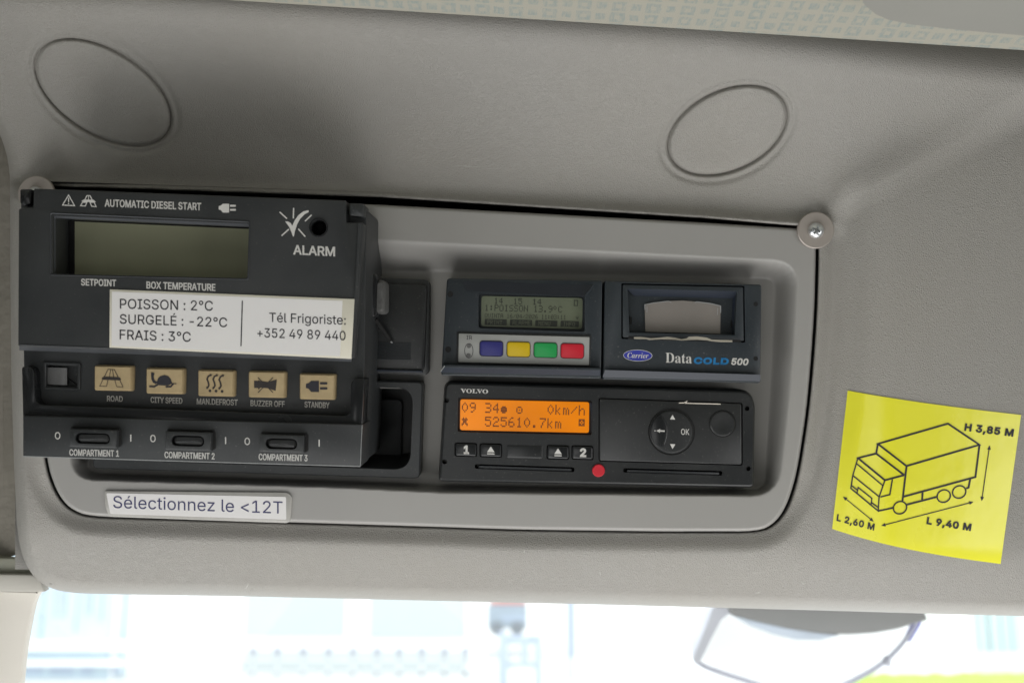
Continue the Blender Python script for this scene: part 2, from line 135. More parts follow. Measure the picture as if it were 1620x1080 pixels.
        101: (269, [[87, -9, 47, -2, 16, 19, -4, 53, -11, 98, -7, 135, 6, 172, 25, 207, 49, 240, 78, 268, 109, 290, 143, 305, 176, 310, 207, 305, 230, 293, 244, 273, 249, 248, 238, 209, 207, 174, 153, 144, 79, 124, 75, 88, 78, 66, 87, 50, 102, 39, 122, 36, 159, 51, 195, 95, 214, 83, 179, 32, 136, 1], [84, 146, 114, 156, 140, 171, 163, 190, 179, 212, 190, 236, 193, 260, 187, 280, 171, 287, 149, 278, 126, 252, 103, 207]]),
    },
}



# ------------------------------------------------------------------ materials
def lin(c):
    return tuple((x / 12.92 if x <= 0.04045 else ((x + 0.055) / 1.055) ** 2.4) for x in (v / 255 for v in c))


def mat(name, col, rough=0.5, metal=0.0, spec=0.5, bump=None, vary=0.0, vscale=30, coat=0.0, rvary=0.0, stain=None, dust=0.0):
    m = bpy.data.materials.new(name)
    m.use_nodes = True
    nt = m.node_tree
    b = nt.nodes['Principled BSDF']
    b.inputs['Base Color'].default_value = (*col, 1)
    b.inputs['Roughness'].default_value = rough
    b.inputs['Metallic'].default_value = metal
    b.inputs['Specular IOR Level'].default_value = spec
    b.inputs['Coat Weight'].default_value = coat
    tc = nt.nodes.new('ShaderNodeTexCoord')
    if vary or rvary:
        n = nt.nodes.new('ShaderNodeTexNoise')
        n.inputs['Scale'].default_value = vscale
        n.inputs['Detail'].default_value = 6
        n.inputs['Roughness'].default_value = 0.6
        nt.links.new(tc.outputs['Object'], n.inputs['Vector'])
        if vary:
            mx = nt.nodes.new('ShaderNodeMix')
            mx.data_type = 'RGBA'
            mx.inputs['A'].default_value = (*[c * (1 - vary) for c in col], 1)
            mx.inputs['B'].default_value = (*(stain or [min(1, c * (1 + vary)) for c in col]), 1)
            nt.links.new(n.outputs['Fac'], mx.inputs['Factor'])
            nt.links.new(mx.outputs['Result'], b.inputs['Base Color'])
        if rvary:
            mr = nt.nodes.new('ShaderNodeMapRange')
            mr.inputs['From Min'].default_value = 0.3
            mr.inputs['From Max'].default_value = 0.7
            mr.inputs['To Min'].default_value = rough - rvary
            mr.inputs['To Max'].default_value = rough + rvary
            nt.links.new(n.outputs['Fac'], mr.inputs['Value'])
            nt.links.new(mr.outputs['Result'], b.inputs['Roughness'])
    if dust:        # fine settled dust: sparse pale specks and a faint patchy film
        n1 = nt.nodes.new('ShaderNodeTexNoise')
        n1.inputs['Scale'].default_value = 900
        n1.inputs['Detail'].default_value = 2
        n2 = nt.nodes.new('ShaderNodeTexNoise')
        n2.inputs['Scale'].default_value = 22
        n2.inputs['Detail'].default_value = 8
        n2.inputs['Roughness'].default_value = 0.7
        nt.links.new(tc.outputs['Object'], n1.inputs['Vector'])
        nt.links.new(tc.outputs['Object'], n2.inputs['Vector'])
        r1 = nt.nodes.new('ShaderNodeMapRange')
        r1.inputs['From Min'].default_value = 0.66
        r1.inputs['From Max'].default_value = 0.80
        nt.links.new(n1.outputs['Fac'], r1.inputs['Value'])
        r2 = nt.nodes.new('ShaderNodeMapRange')
        r2.inputs['From Min'].default_value = 0.40
        r2.inputs['From Max'].default_value = 0.75
        r2.inputs['To Max'].default_value = 0.10
        nt.links.new(n2.outputs['Fac'], r2.inputs['Value'])
        mm = nt.nodes.new('ShaderNodeMath')
        mm.operation = 'MULTIPLY_ADD'
        mm.inputs[1].default_value = 0.7
        nt.links.new(r1.outputs['Result'], mm.inputs[0])
        nt.links.new(r2.outputs['Result'], mm.inputs[2])
        mk = nt.nodes.new('ShaderNodeMath')
        mk.operation = 'MULTIPLY'
        mk.inputs[1].default_value = dust
        nt.links.new(mm.outputs[0], mk.inputs[0])
        md = nt.nodes.new('ShaderNodeMix')
        md.data_type = 'RGBA'
        md.inputs['B'].default_value = (0.34, 0.33, 0.30, 1)
        if b.inputs['Base Color'].is_linked:
            nt.links.new(b.inputs['Base Color'].links[0].from_socket, md.inputs['A'])
        else:
            md.inputs['A'].default_value = (*col, 1)
        nt.links.new(mk.outputs[0], md.inputs['Factor'])
        nt.links.new(md.outputs['Result'], b.inputs['Base Color'])
    if bump:
        sc, st, dist, kind = bump
        if kind == 'leather':
            t = nt.nodes.new('ShaderNodeTexVoronoi')
            t.feature = 'DISTANCE_TO_EDGE'
            t.inputs['Scale'].default_value = sc
            w = nt.nodes.new('ShaderNodeTexNoise')
            w.inputs['Scale'].default_value = sc * 0.6
            w.inputs['Detail'].default_value = 3
            va = nt.nodes.new('ShaderNodeVectorMath')
            va.operation = 'MULTIPLY_ADD'
            va.inputs[1].default_value = (0.0010, 0.0010, 0.0010)
            nt.links.new(tc.outputs['Object'], w.inputs['Vector'])
            nt.links.new(w.outputs['Color'], va.inputs[0])
            nt.links.new(tc.outputs['Object'], va.inputs[2])
            nt.links.new(va.outputs['Vector'], t.inputs['Vector'])
            mr = nt.nodes.new('ShaderNodeMapRange')
            mr.inputs['From Max'].default_value = 0.35
            nt.links.new(t.outputs['Distance'], mr.inputs['Value'])
            ad = nt.nodes.new('ShaderNodeMath')
            ad.operation = 'ADD'
            nt.links.new(mr.outputs['Result'], ad.inputs[0])
            nt.links.new(w.outputs['Fac'], ad.inputs[1])
            src = ad.outputs['Value']
        else:
            t = nt.nodes.new('ShaderNodeTexNoise')
            t.inputs['Scale'].default_value = sc
            t.inputs['Detail'].default_value = 3
            nt.links.new(tc.outputs['Object'], t.inputs['Vector'])
            src = t.outputs['Fac']
        bp = nt.nodes.new('ShaderNodeBump')
        bp.inputs['Strength'].default_value = st
        bp.inputs['Distance'].default_value = dist
        nt.links.new(src, bp.inputs['Height'])
        nt.links.new(bp.outputs['Normal'], b.inputs['Normal'])
    return m


M = {}
M['console'] = mat('grained_grey_plastic', (0.345, 0.338, 0.322), 0.50, rvary=0.07, bump=(950, 0.6, 0.00038, 'leather'), vary=0.07, vscale=7, stain=(0.335, 0.315, 0.280))
M['fascia'] = mat('smooth_grey_plastic', (0.33, 0.322, 0.306), 0.42, bump=(1500, 0.06, 0.0003, 'noise'), vary=0.05, vscale=10)
M['black'] = mat('charcoal_plastic', (0.027, 0.0295, 0.031), 0.42, dust=0.4, bump=(1800, 0.10, 0.0002, 'noise'), vary=0.15, vscale=25, rvary=0.06)
M['black2'] = mat('blue_black_plastic', (0.020, 0.027, 0.033), 0.40, dust=0.35, bump=(1800, 0.10, 0.0002, 'noise'), vary=0.12, vscale=25, rvary=0.06)
M['navy'] = mat('slate_blue_plastic', (0.019, 0.025, 0.038), 0.40, vary=0.1)
M['gloss'] = mat('glossy_black_plastic', (0.014, 0.015, 0.016), 0.24, vary=0.1, rvary=0.05)
M['tacho'] = mat('black_radio_plastic', (0.014, 0.0155, 0.0165), 0.38, dust=0.35, bump=(1800, 0.08, 0.0002, 'noise'), vary=0.12, vscale=25, rvary=0.06)
M['edge'] = mat('satin_charcoal_edge', (0.060, 0.064, 0.070), 0.35, vary=0.15, vscale=60)
M['rocker'] = mat('satin_grey_rocker', (0.11, 0.11, 0.11), 0.3, vary=0.2, vscale=90)  # grey base imitates the sheen on a glossy black rocker
M['slider'] = mat('satin_black_slider', (0.032, 0.033, 0.034), 0.3, vary=0.2, vscale=90)
M['mat'] = mat('grey_rubber_mat', (0.11, 0.115, 0.12), 0.6, vary=0.15)
M['rail'] = mat('warm_grey_rail', (0.46, 0.445, 0.40), 0.55, vary=0.04)
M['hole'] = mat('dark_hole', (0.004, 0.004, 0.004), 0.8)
M['ink_white'] = mat('white_print', (0.62, 0.61, 0.58), 0.6, vary=0.06, vscale=300)
M['ink_black'] = mat('black_print', (0.020, 0.019, 0.026), 0.55)
M['ink_blue'] = mat('dark_blue_print', (0.045, 0.045, 0.13), 0.6)
M['lcd'] = mat('olive_lcd', (0.36, 0.365, 0.245), 0.16, vary=0.12, vscale=18)
M['lcd2'] = mat('green_lcd', (0.150, 0.170, 0.115), 0.2, vary=0.06)
M['lcd_ink'] = mat('lcd_segment', (0.028, 0.032, 0.024), 0.4)
M['tan'] = mat('tan_rubber', (0.42, 0.32, 0.175), 0.5, vary=0.3, vscale=140, dust=0.25)
M['tan_ink'] = mat('brown_print', (0.030, 0.024, 0.022), 0.5)
M['paper'] = mat('white_paper', (0.80, 0.79, 0.80), 0.45, vary=0.04, vscale=25, stain=(0.81, 0.79, 0.755))
M['tape'] = mat('yellowed_tape', (0.72, 0.69, 0.58), 0.2, vary=0.05)
M['plate'] = mat('grey_key_plate', (0.36, 0.365, 0.35), 0.4, vary=0.03)
M['k_blue'] = mat('blue_key', (0.035, 0.035, 0.19), 0.35, vary=0.05)
M['k_yellow'] = mat('yellow_key', (0.66, 0.46, 0.01), 0.35, vary=0.05)
M['k_green'] = mat('green_key', (0.02, 0.34, 0.085), 0.35, vary=0.05)
M['k_red'] = mat('red_key', (0.60, 0.018, 0.035), 0.35, vary=0.05)
M['logo_blue'] = mat('royal_blue_print', (0.04, 0.05, 0.36), 0.4)
M['logo_cyan'] = mat('cyan_blue_print', (0.02, 0.20, 0.46), 0.4)
M['torn'] = mat('torn_paper', (0.80, 0.74, 0.64), 0.7, vary=0.1, vscale=400)
M['film'] = mat('clear_window', (0.235, 0.215, 0.195), 0.22, vary=0.15, vscale=40)
M['scuff'] = mat('scratched_edge', (0.30, 0.31, 0.31), 0.5, vary=0.4, vscale=250)
M['scuff_pale'] = mat('pale_scuff', (0.50, 0.49, 0.47), 0.6)
M['red_seal'] = mat('red_seal', (0.55, 0.018, 0.032), 0.4, vary=0.05)
M['washer'] = mat('dull_washer', (0.40, 0.36, 0.325), 0.42, metal=0.35, vary=0.12, vscale=60)
M['steel'] = mat('zinc_steel', (0.72, 0.74, 0.75), 0.28, metal=1.0, vary=0.06, vscale=400)
M['yellow'] = mat('yellow_vinyl', (0.83, 0.80, 0.045), 0.24, spec=0.6, vary=0.05, vscale=18, rvary=0.08, bump=(40, 0.12, 0.004, 'noise'))
M['lam'] = mat('clear_laminate', (0.44, 0.43, 0.40), 0.2, vary=0.15, vscale=120)
M['scraped'] = mat('worn_metal_knob', (0.13, 0.13, 0.127), 0.4, metal=0.2, vary=0.6, vscale=260)
M['pillar'] = mat('beige_trim', (0.66, 0.63, 0.57), 0.55, bump=(900, 0.2, 0.0004, 'noise'), vary=0.04)
M['curtain'] = mat('beige_curtain', (0.20, 0.185, 0.155), 0.85, bump=(120, 0.5, 0.003, 'noise'), vary=0.15, vscale=40)
M['greentrim'] = mat('olive_grey_trim', (0.25, 0.25, 0.20), 0.6, vary=0.08)
M['cab_dark'] = mat('dark_cab_trim', (0.13, 0.125, 0.115), 0.7, vary=0.1)
M['panel_grey'] = mat('pale_grey_panel', (0.27, 0.268, 0.245), 0.55, bump=(900, 0.15, 0.0004, 'noise'), vary=0.05)
M['m_shell'] = mat('pale_mirror_shell', (0.50, 0.50, 0.56), 0.35, vary=0.05)
M['flange'] = mat('lilac_grey_flange', (0.43, 0.43, 0.47), 0.4, vary=0.05)
M['m_hood'] = mat('grey_mirror_hood', (0.16, 0.155, 0.15), 0.4, vary=0.15, vscale=12)  # flat grey for a dark reflection in the mirror
M['m_blue'] = mat('violet_rim', (0.18, 0.17, 0.55), 0.3)
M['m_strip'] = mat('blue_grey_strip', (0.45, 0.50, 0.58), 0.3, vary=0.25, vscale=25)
M['mirror'] = mat('mirror_glass', (0.97, 0.97, 0.98), 0.03, metal=1.0)
M['b_white'] = mat('white_render_wall', (0.86, 0.87, 0.88), 0.7, vary=0.03, vscale=1)
M['b_pale'] = mat('pale_panel', (0.50, 0.54, 0.54), 0.6, vary=0.03, vscale=1)
M['b_blue'] = mat('pale_blue_glazing', (0.50, 0.60, 0.66), 0.4, vary=0.18, vscale=1.2)
M['b_glass'] = mat('blue_window', (0.40, 0.47, 0.57), 0.3, vary=0.2, vscale=1.5)
M['b_fence'] = mat('pale_fence_paint', (0.60, 0.625, 0.635), 0.5, vary=0.03)
M['cap'] = mat('dark_lilac_cap', (0.27, 0.28, 0.34), 0.5)
M['b_cyan'] = mat('pale_cyan_panel', (0.52, 0.64, 0.64), 0.5)
M['b_post'] = mat('lilac_grey_metal', (0.36, 0.41, 0.55), 0.5, vary=0.05)
M['b_gate'] = mat('pale_galvanised', (0.40, 0.46, 0.56), 0.5, vary=0.06, vscale=2)
M['van'] = mat('grey_van_paint', (0.34, 0.40, 0.46), 0.35, vary=0.12, vscale=2)
M['van_red'] = mat('red_van_roof', (0.62, 0.30, 0.25), 0.4)
M['tyre'] = mat('tyre_rubber', (0.22, 0.24, 0.26), 0.8)
M['asphalt'] = mat('pale_concrete', (0.62, 0.62, 0.60), 0.85, vary=0.08, vscale=0.7)
M['grass'] = mat('sunny_grass', (0.42, 0.58, 0.10), 0.9, bump=(20, 1.0, 0.05, 'noise'), vary=0.25, vscale=3)


def emissive(name, col, strength):
    m = mat(name, tuple(c * 0.15 for c in col), 0.25)
    b = m.node_tree.nodes['Principled BSDF']
    b.inputs['Emission Color'].default_value = (*col, 1)
    b.inputs['Emission Strength'].default_value = strength
    return m


M['orange'] = emissive('orange_backlight', (1.0, 0.275, 0.0012), 0.60)
nt_ = M['orange'].node_tree      # the old backlight is a little uneven
tc_ = nt_.nodes.new('ShaderNodeTexCoord')
nz_ = nt_.nodes.new('ShaderNodeTexNoise')
nz_.inputs['Scale'].default_value = 28
mr_ = nt_.nodes.new('ShaderNodeMapRange')
mr_.inputs['From Min'].default_value = 0.3
mr_.inputs['From Max'].default_value = 0.7
mr_.inputs['To Min'].default_value = 0.56
mr_.inputs['To Max'].default_value = 0.74
nt_.links.new(tc_.outputs['Object'], nz_.inputs['Vector'])
nt_.links.new(nz_.outputs['Fac'], mr_.inputs['Value'])
nt_.links.new(mr_.outputs['Result'], nt_.nodes['Principled BSDF'].inputs['Emission Strength'])
M['orange_ink'] = mat('lcd_dark_pixel', (0.05, 0.018, 0.006), 0.4)
b_ = M['orange_ink'].node_tree.nodes['Principled BSDF']
b_.inputs['Emission Color'].default_value = (0.10, 0.018, 0.001, 1)
b_.inputs['Emission Strength'].default_value = 0.6


def glass_pane():
    m = bpy.data.materials.new('clear_glass')
    m.use_nodes = True
    nt = m.node_tree
    nt.nodes.remove(nt.nodes['Principled BSDF'])
    out = nt.nodes['Material Output']
    tr = nt.nodes.new('ShaderNodeBsdfTransparent')
    tr.inputs['Color'].default_value = (0.97, 0.985, 0.98, 1)
    gl = nt.nodes.new('ShaderNodeBsdfGlossy')
    gl.inputs['Roughness'].default_value = 0.02
    fr = nt.nodes.new('ShaderNodeFresnel')
    fr.inputs['IOR'].default_value = 1.25
    mx = nt.nodes.new('ShaderNodeMixShader')
    nt.links.new(fr.outputs['Fac'], mx.inputs['Fac'])
    nt.links.new(tr.outputs['BSDF'], mx.inputs[1])
    nt.links.new(gl.outputs['BSDF'], mx.inputs[2])
    nt.links.new(mx.outputs['Shader'], out.inputs['Surface'])
    return m


M['glass'] = glass_pane()


def headliner_mat():
    """woven fabric: rows of little pale blue squares, some open, on a beige ground"""
    m = mat('patterned_headliner_fabric', (0.5, 0.5, 0.45), 0.9)
    nt = m.node_tree
    b = nt.nodes['Principled BSDF']
    N = nt.nodes.new
    L = nt.links.new
    tc = N('ShaderNodeTexCoord')
    wob = N('ShaderNodeTexNoise')
    wob.inputs['Scale'].default_value = 260
    L(tc.outputs['Object'], wob.inputs['Vector'])
    wv = N('ShaderNodeVectorMath')
    wv.operation = 'MULTIPLY_ADD'
    wv.inputs[1].default_value = (0.0018, 0.0018, 0)
    L(wob.outputs['Color'], wv.inputs[0])
    L(tc.outputs['Object'], wv.inputs[2])
    sep = N('ShaderNodeSeparateXYZ')
    L(wv.outputs['Vector'], sep.inputs[0])

    def math_(op, a, bb=None, cc=None):
        n = N('ShaderNodeMath')
        n.operation = op
        for i, v in enumerate((a, bb, cc)):
            if v is None:
                continue
            if isinstance(v, (int, float)):
                n.inputs[i].default_value = v
            else:
                L(v, n.inputs[i])
        return n.outputs[0]
    cx = math_('DIVIDE', sep.outputs['X'], 0.0088)
    cy = math_('DIVIDE', sep.outputs['Y'], 0.0105)
    ix = math_('FLOOR', cx)
    iy = math_('FLOOR', cy)
    fx = math_('ABSOLUTE', math_('SUBTRACT', math_('FRACT', cx), 0.5))
    fy = math_('ABSOLUTE', math_('SUBTRACT', math_('FRACT', cy), 0.5))
    r = math_('MAXIMUM', fx, fy)
    cmb = N('ShaderNodeCombineXYZ')
    L(ix, cmb.inputs[0])
    L(iy, cmb.inputs[1])
    wn = N('ShaderNodeTexWhiteNoise')
    wn.noise_dimensions = '2D'
    L(cmb.outputs[0], wn.inputs['Vector'])
    par = math_('MODULO', math_('ABSOLUTE', math_('ADD', ix, math_('MULTIPLY', iy, 2.0))), 2.0)
    inner = math_('MULTIPLY', math_('LESS_THAN', par, 0.5), 0.17)
    lo = math_('GREATER_THAN', r, inner)
    hi = math_('LESS_THAN', r, math_('MULTIPLY_ADD', par, -0.12, math_('MULTIPLY_ADD', wn.outputs['Value'], 0.08, 0.37)))
    mask = math_('MULTIPLY', math_('MULTIPLY', lo, hi), 0.8)
    mx = N('ShaderNodeMix')
    mx.data_type = 'RGBA'
    mx.inputs['A'].default_value = (0.40, 0.385, 0.325, 1)
    mx.inputs['B'].default_value = (0.26, 0.315, 0.305, 1)
    th = N('ShaderNodeTexNoise')        # loose threads break up the figure
    th.inputs['Scale'].default_value = 1.0
    th.inputs['Detail'].default_value = 4
    sc_ = N('ShaderNodeVectorMath')
    sc_.operation = 'MULTIPLY'
    sc_.inputs[1].default_value = (900, 220, 200)
    L(tc.outputs['Object'], sc_.inputs[0])
    L(sc_.outputs['Vector'], th.inputs['Vector'])
    thr = N('ShaderNodeMapRange')
    thr.inputs['From Min'].default_value = 0.30
    thr.inputs['From Max'].default_value = 0.62
    L(th.outputs['Fac'], thr.inputs['Value'])
    L(math_('MULTIPLY', mask, thr.outputs['Result']), mx.inputs['Factor'])
    L(mx.outputs['Result'], b.inputs['Base Color'])
    nz = N('ShaderNodeTexNoise')
    nz.inputs['Scale'].default_value = 1600
    L(tc.outputs['Object'], nz.inputs['Vector'])
    bp = N('ShaderNodeBump')
    bp.inputs['Strength'].default_value = 0.6
    bp.inputs['Distance'].default_value = 0.0006
    L(nz.outputs['Fac'], bp.inputs['Height'])
    L(bp.outputs['Normal'], b.inputs['Normal'])
    return m


M['headliner'] = headliner_mat()

# ------------------------------------------------------------------ geometry helpers (photo pixels -> mm -> metres)
def P(px, py, d=0.0):
    """point d mm in front of the fascia plane seen at photo pixel (px, py), console frame, metres"""
    k = (D - d) / D * S / 1000
    return ((px - 810) * k, -d / 1000, (540 - py) * k)


def XZ(px, py, dref, d):
    k = (D - dref) / D * S / 1000
    return ((px - 810) * k, -d / 1000, (540 - py) * k)


def tag(o, label=None, cat=None, group=None, kind=None):
    for k, v in (('label', label), ('category', cat), ('group', group), ('kind', kind)):
        if v:
            o[k] = v
    return o


def thing(name, label, cat, base, group=None, upright=False):
    o = bpy.data.objects.new(name, None)
    o.empty_display_size = 0.02
    COL.objects.link(o)
    if upright:
        o.matrix_world = Matrix.Translation(base)
    else:
        o.matrix_world = F @ Matrix.Translation(base)
    tag(o, label, cat, group)
    return o


WORLD = {}


def mw(o):
    """matrix_world without waiting for a depsgraph update"""
    return WORLD[o.name] if o.name in WORLD else o.matrix_basis.copy()


def link(name, me, parent, material):
    o = bpy.data.objects.new(name, me)
    COL.objects.link(o)
    if material and not me.materials:
        me.materials.append(material)
    if parent:
        o.parent = parent
        WORLD[o.name] = mw(parent)
    return o


def finish(me, angle=32):
    me.polygons.foreach_set('use_smooth', [len(p.vertices) <= 4 for p in me.polygons])
    me.set_sharp_from_angle(angle=math.radians(angle))
    me.update()


class MB:
    """collects vertices (console-frame metres) and faces into one mesh"""

    def __init__(self):
        self.v, self.f = [], []

    def add(self, vs, fs):
        o = len(self.v)
        self.v += [tuple(p) for p in vs]
        self.f += [tuple(i + o for i in f) for f in fs]

    def mesh(self, name, T):
        me = bpy.data.meshes.new(name)
        me.from_pydata([tuple(T @ Vector(p)) for p in self.v], [], self.f)
        me.update()
        return me

    def build(self, name, material, parent=None, world=False, normals=True, label=None):
        src = Matrix() if world else F
        T = (mw(parent).inverted() if parent else Matrix()) @ src
        me = self.mesh(name, T)
        if normals:
            bm = bmesh.new()
            bm.from_mesh(me)
            bmesh.ops.recalc_face_normals(bm, faces=bm.faces)
            bm.to_mesh(me)
            bm.free()
        finish(me)
        o = link(name, me, parent, material)
        if label:
            o['label'] = label
        return o


def area2(p):
    return sum(p[i][0] * p[(i + 1) % len(p)][1] - p[(i + 1) % len(p)][0] * p[i][1] for i in range(len(p)))


def rpoly(pts, r=0.0, seg=4):
    """round the corners of a polygon; r may be one number or a list"""
    n = len(pts)
    rs = r if isinstance(r, (list, tuple)) else [r] * n
    out = []
    for i in range(n):
        a, b, c = Vector(pts[i - 1]), Vector(pts[i]), Vector(pts[(i + 1) % n])
        rr = rs[i]
        if rr <= 0:
            rr = 0.01
        ra = min(rr, (a - b).length * 0.48)
        rc = min(rr, (c - b).length * 0.48)
        p0 = b + (a - b).normalized() * ra
        p2 = b + (c - b).normalized() * rc
        for k in range(seg + 1):
            t = k / seg
            q = (1 - t) ** 2 * p0 + 2 * t * (1 - t) * (b * 0.9 + (p0 + p2) * 0.05) + t * t * p2
            out.append((q.x, q.y))
    return out


def circle(cx, cy, rx, ry=None, n=28, rot=0.0):
    ry = rx if ry is None else ry
    c, s = math.cos(rot), math.sin(rot)
    return [(cx + rx * math.cos(t) * c - ry * math.sin(t) * s, cy + rx * math.cos(t) * s + ry * math.sin(t) * c)
            for t in (2 * math.pi * i / n for i in range(n))]


def inset(pts, k):
    """offset a closed polygon inwards by k pixels"""
    if abs(k) < 1e-6:
        return list(pts)
    sgn = 1 if area2(pts) > 0 else -1
    n = len(pts)
    out = []
    for i in range(n):
        a, b, c = Vector(pts[i - 1]), Vector(pts[i]), Vector(pts[(i + 1) % n])
        e1, e2 = (b - a), (c - b)
        if e1.length < 1e-6:
            e1 = e2
        if e2.length < 1e-6:
            e2 = e1
        e1.normalize()
        e2.normalize()
        n1, n2 = Vector((-e1.y, e1.x)) * sgn, Vector((-e2.y, e2.x)) * sgn
        m = n1 + n2
        if m.length < 1e-4:
            m = n1
        m.normalize()
        q = b + m * (k / max(0.45, m.dot(n1)))
        out.append((q.x, q.y))
    return out


def loft(mb, poly, dref, profile, cap_front=True, cap_back=True):
    """straight block behind an outline: profile = [(inset px, depth mm), ...] from back to front"""
    n = len(poly)
    vs, fs = [], []
    for k, dd in profile:
        vs += [XZ(x, y, dref, dd) for x, y in inset(poly, k)]
    R = len(profile)
    for r in range(R - 1):
        for i in range(n):
            j = (i + 1) % n
            fs.append((r * n + i, r * n + j, (r + 1) * n + j, (r + 1) * n + i))
    if cap_front:
        fs.append(tuple((R - 1) * n + i for i in range(n)))
    if cap_back:
        fs.append(tuple(reversed(range(n))))
    mb.add(vs, fs)
    return mb


def block(name, poly, back, front, material, parent, bev=1.5, label=None):
    """bevelled block; poly is drawn at its front face"""
    mb = MB()
    bd = bev * S
    loft(mb, poly, front, [(0, back), (0, front - bd), (bev * 0.3, front - bd * 0.35), (bev, front)])
    return mb.build(name, material, parent, label=label)


def dish(name, poly, wall, front, depth, material, parent, lip=1.0):
    """a raised frame with a sunk floor: outline at front, floor inset by wall px at depth"""
    mb = MB()
    loft(mb, poly, front, [(0, depth - 2), (0, front - lip * S), (lip, front), (wall, front), (wall + lip, front - lip * S),
                           (wall + lip * 1.5, depth)])
    return mb.build(name, material, parent)


def cutter(poly, dref, d0, d1, taper=0.0):
    mb = MB()
    loft(mb, poly, dref, [(taper, d0), (0, d1)])
    return mb


def cut(obj, parent, cutters):
    """subtract closed blocks from a part (applied at once)"""
    T = mw(parent).inverted() @ F
    tmp = []
    for c in cutters:
        me = c.mesh('cutter', T)
        bm = bmesh.new()
        bm.from_mesh(me)
        bmesh.ops.recalc_face_normals(bm, faces=bm.faces)
        bm.to_mesh(me)
        bm.free()
        o = bpy.data.objects.new('cutter', me)
        COL.objects.link(o)
        o.parent = parent
        tmp.append(o)
        md = obj.modifiers.new('cut', 'BOOLEAN')
        md.operation = 'DIFFERENCE'
        md.solver = 'EXACT'
        md.object = o
    bpy.context.view_layer.update()
    dg = bpy.context.evaluated_depsgraph_get()
    me = bpy.data.meshes.new_from_object(obj.evaluated_get(dg))
    obj.modifiers.clear()
    old = obj.data
    obj.data = me
    bpy.data.meshes.remove(old)
    for o in tmp:
        m_ = o.data
        bpy.data.objects.remove(o)
        bpy.data.meshes.remove(m_)
    finish(me)


def poly_sheet(mb, poly, d):
    mb.add([P(x, y, d) for x, y in poly], [tuple(range(len(poly)))])


def stroke(mb, pts, w, d, closed=False):
    """a line of width w px drawn on the surface"""
    n = len(pts)
    vs, fs = [], []
    for i in range(n):
        if closed:
            a, c = Vector(pts[i - 1]), Vector(pts[(i + 1) % n])
        else:
            a, c = Vector(pts[max(0, i - 1)]), Vector(pts[min(n - 1, i + 1)])
        b = Vector(pts[i])
        e1, e2 = b - a, c - b
        if e1.length < 1e-6:
            e1 = e2
        if e2.length < 1e-6:
            e2 = e1
        e1.normalize()
        e2.normalize()
        m = Vector((-(e1.y + e2.y), e1.x + e2.x))
        if m.length < 1e-4:
            m = Vector((-e1.y, e1.x))
        m.normalize()
        k = w / 2 / max(0.5, m.dot(Vector((-e1.y, e1.x))))
        for s in (1, -1):
            q = b + m * k * s
            vs.append(P(q.x, q.y, d))
    for i in range(n if closed else n - 1):
        j = (i + 1) % n
        fs.append((2 * i, 2 * j, 2 * j + 1, 2 * i + 1))
    mb.add(vs, fs)


def rect(mb, x0, y0, x1, y1, d, sl=0.0):
    """axis-aligned small sheet whose top and bottom run at slope sl"""
    dy = (x1 - x0) * sl
    mb.add([P(x0, y0, d), P(x1, y0 + dy, d), P(x1, y1 + dy, d), P(x0, y1, d)], [(0, 1, 2, 3)])


_glyph_cache = {}


def glyph(font, ch):
    if (font, ch) not in _glyph_cache:
        adv, outlines = GLYPHS[font][ord(ch)]
        _glyph_cache[(font, ch)] = (adv, [list(zip(q[0::2], q[1::2])) for q in outlines])
    return _glyph_cache[(font, ch)]


CAPREF = {'i': 'H', 's': 'L', 't': 'C'}


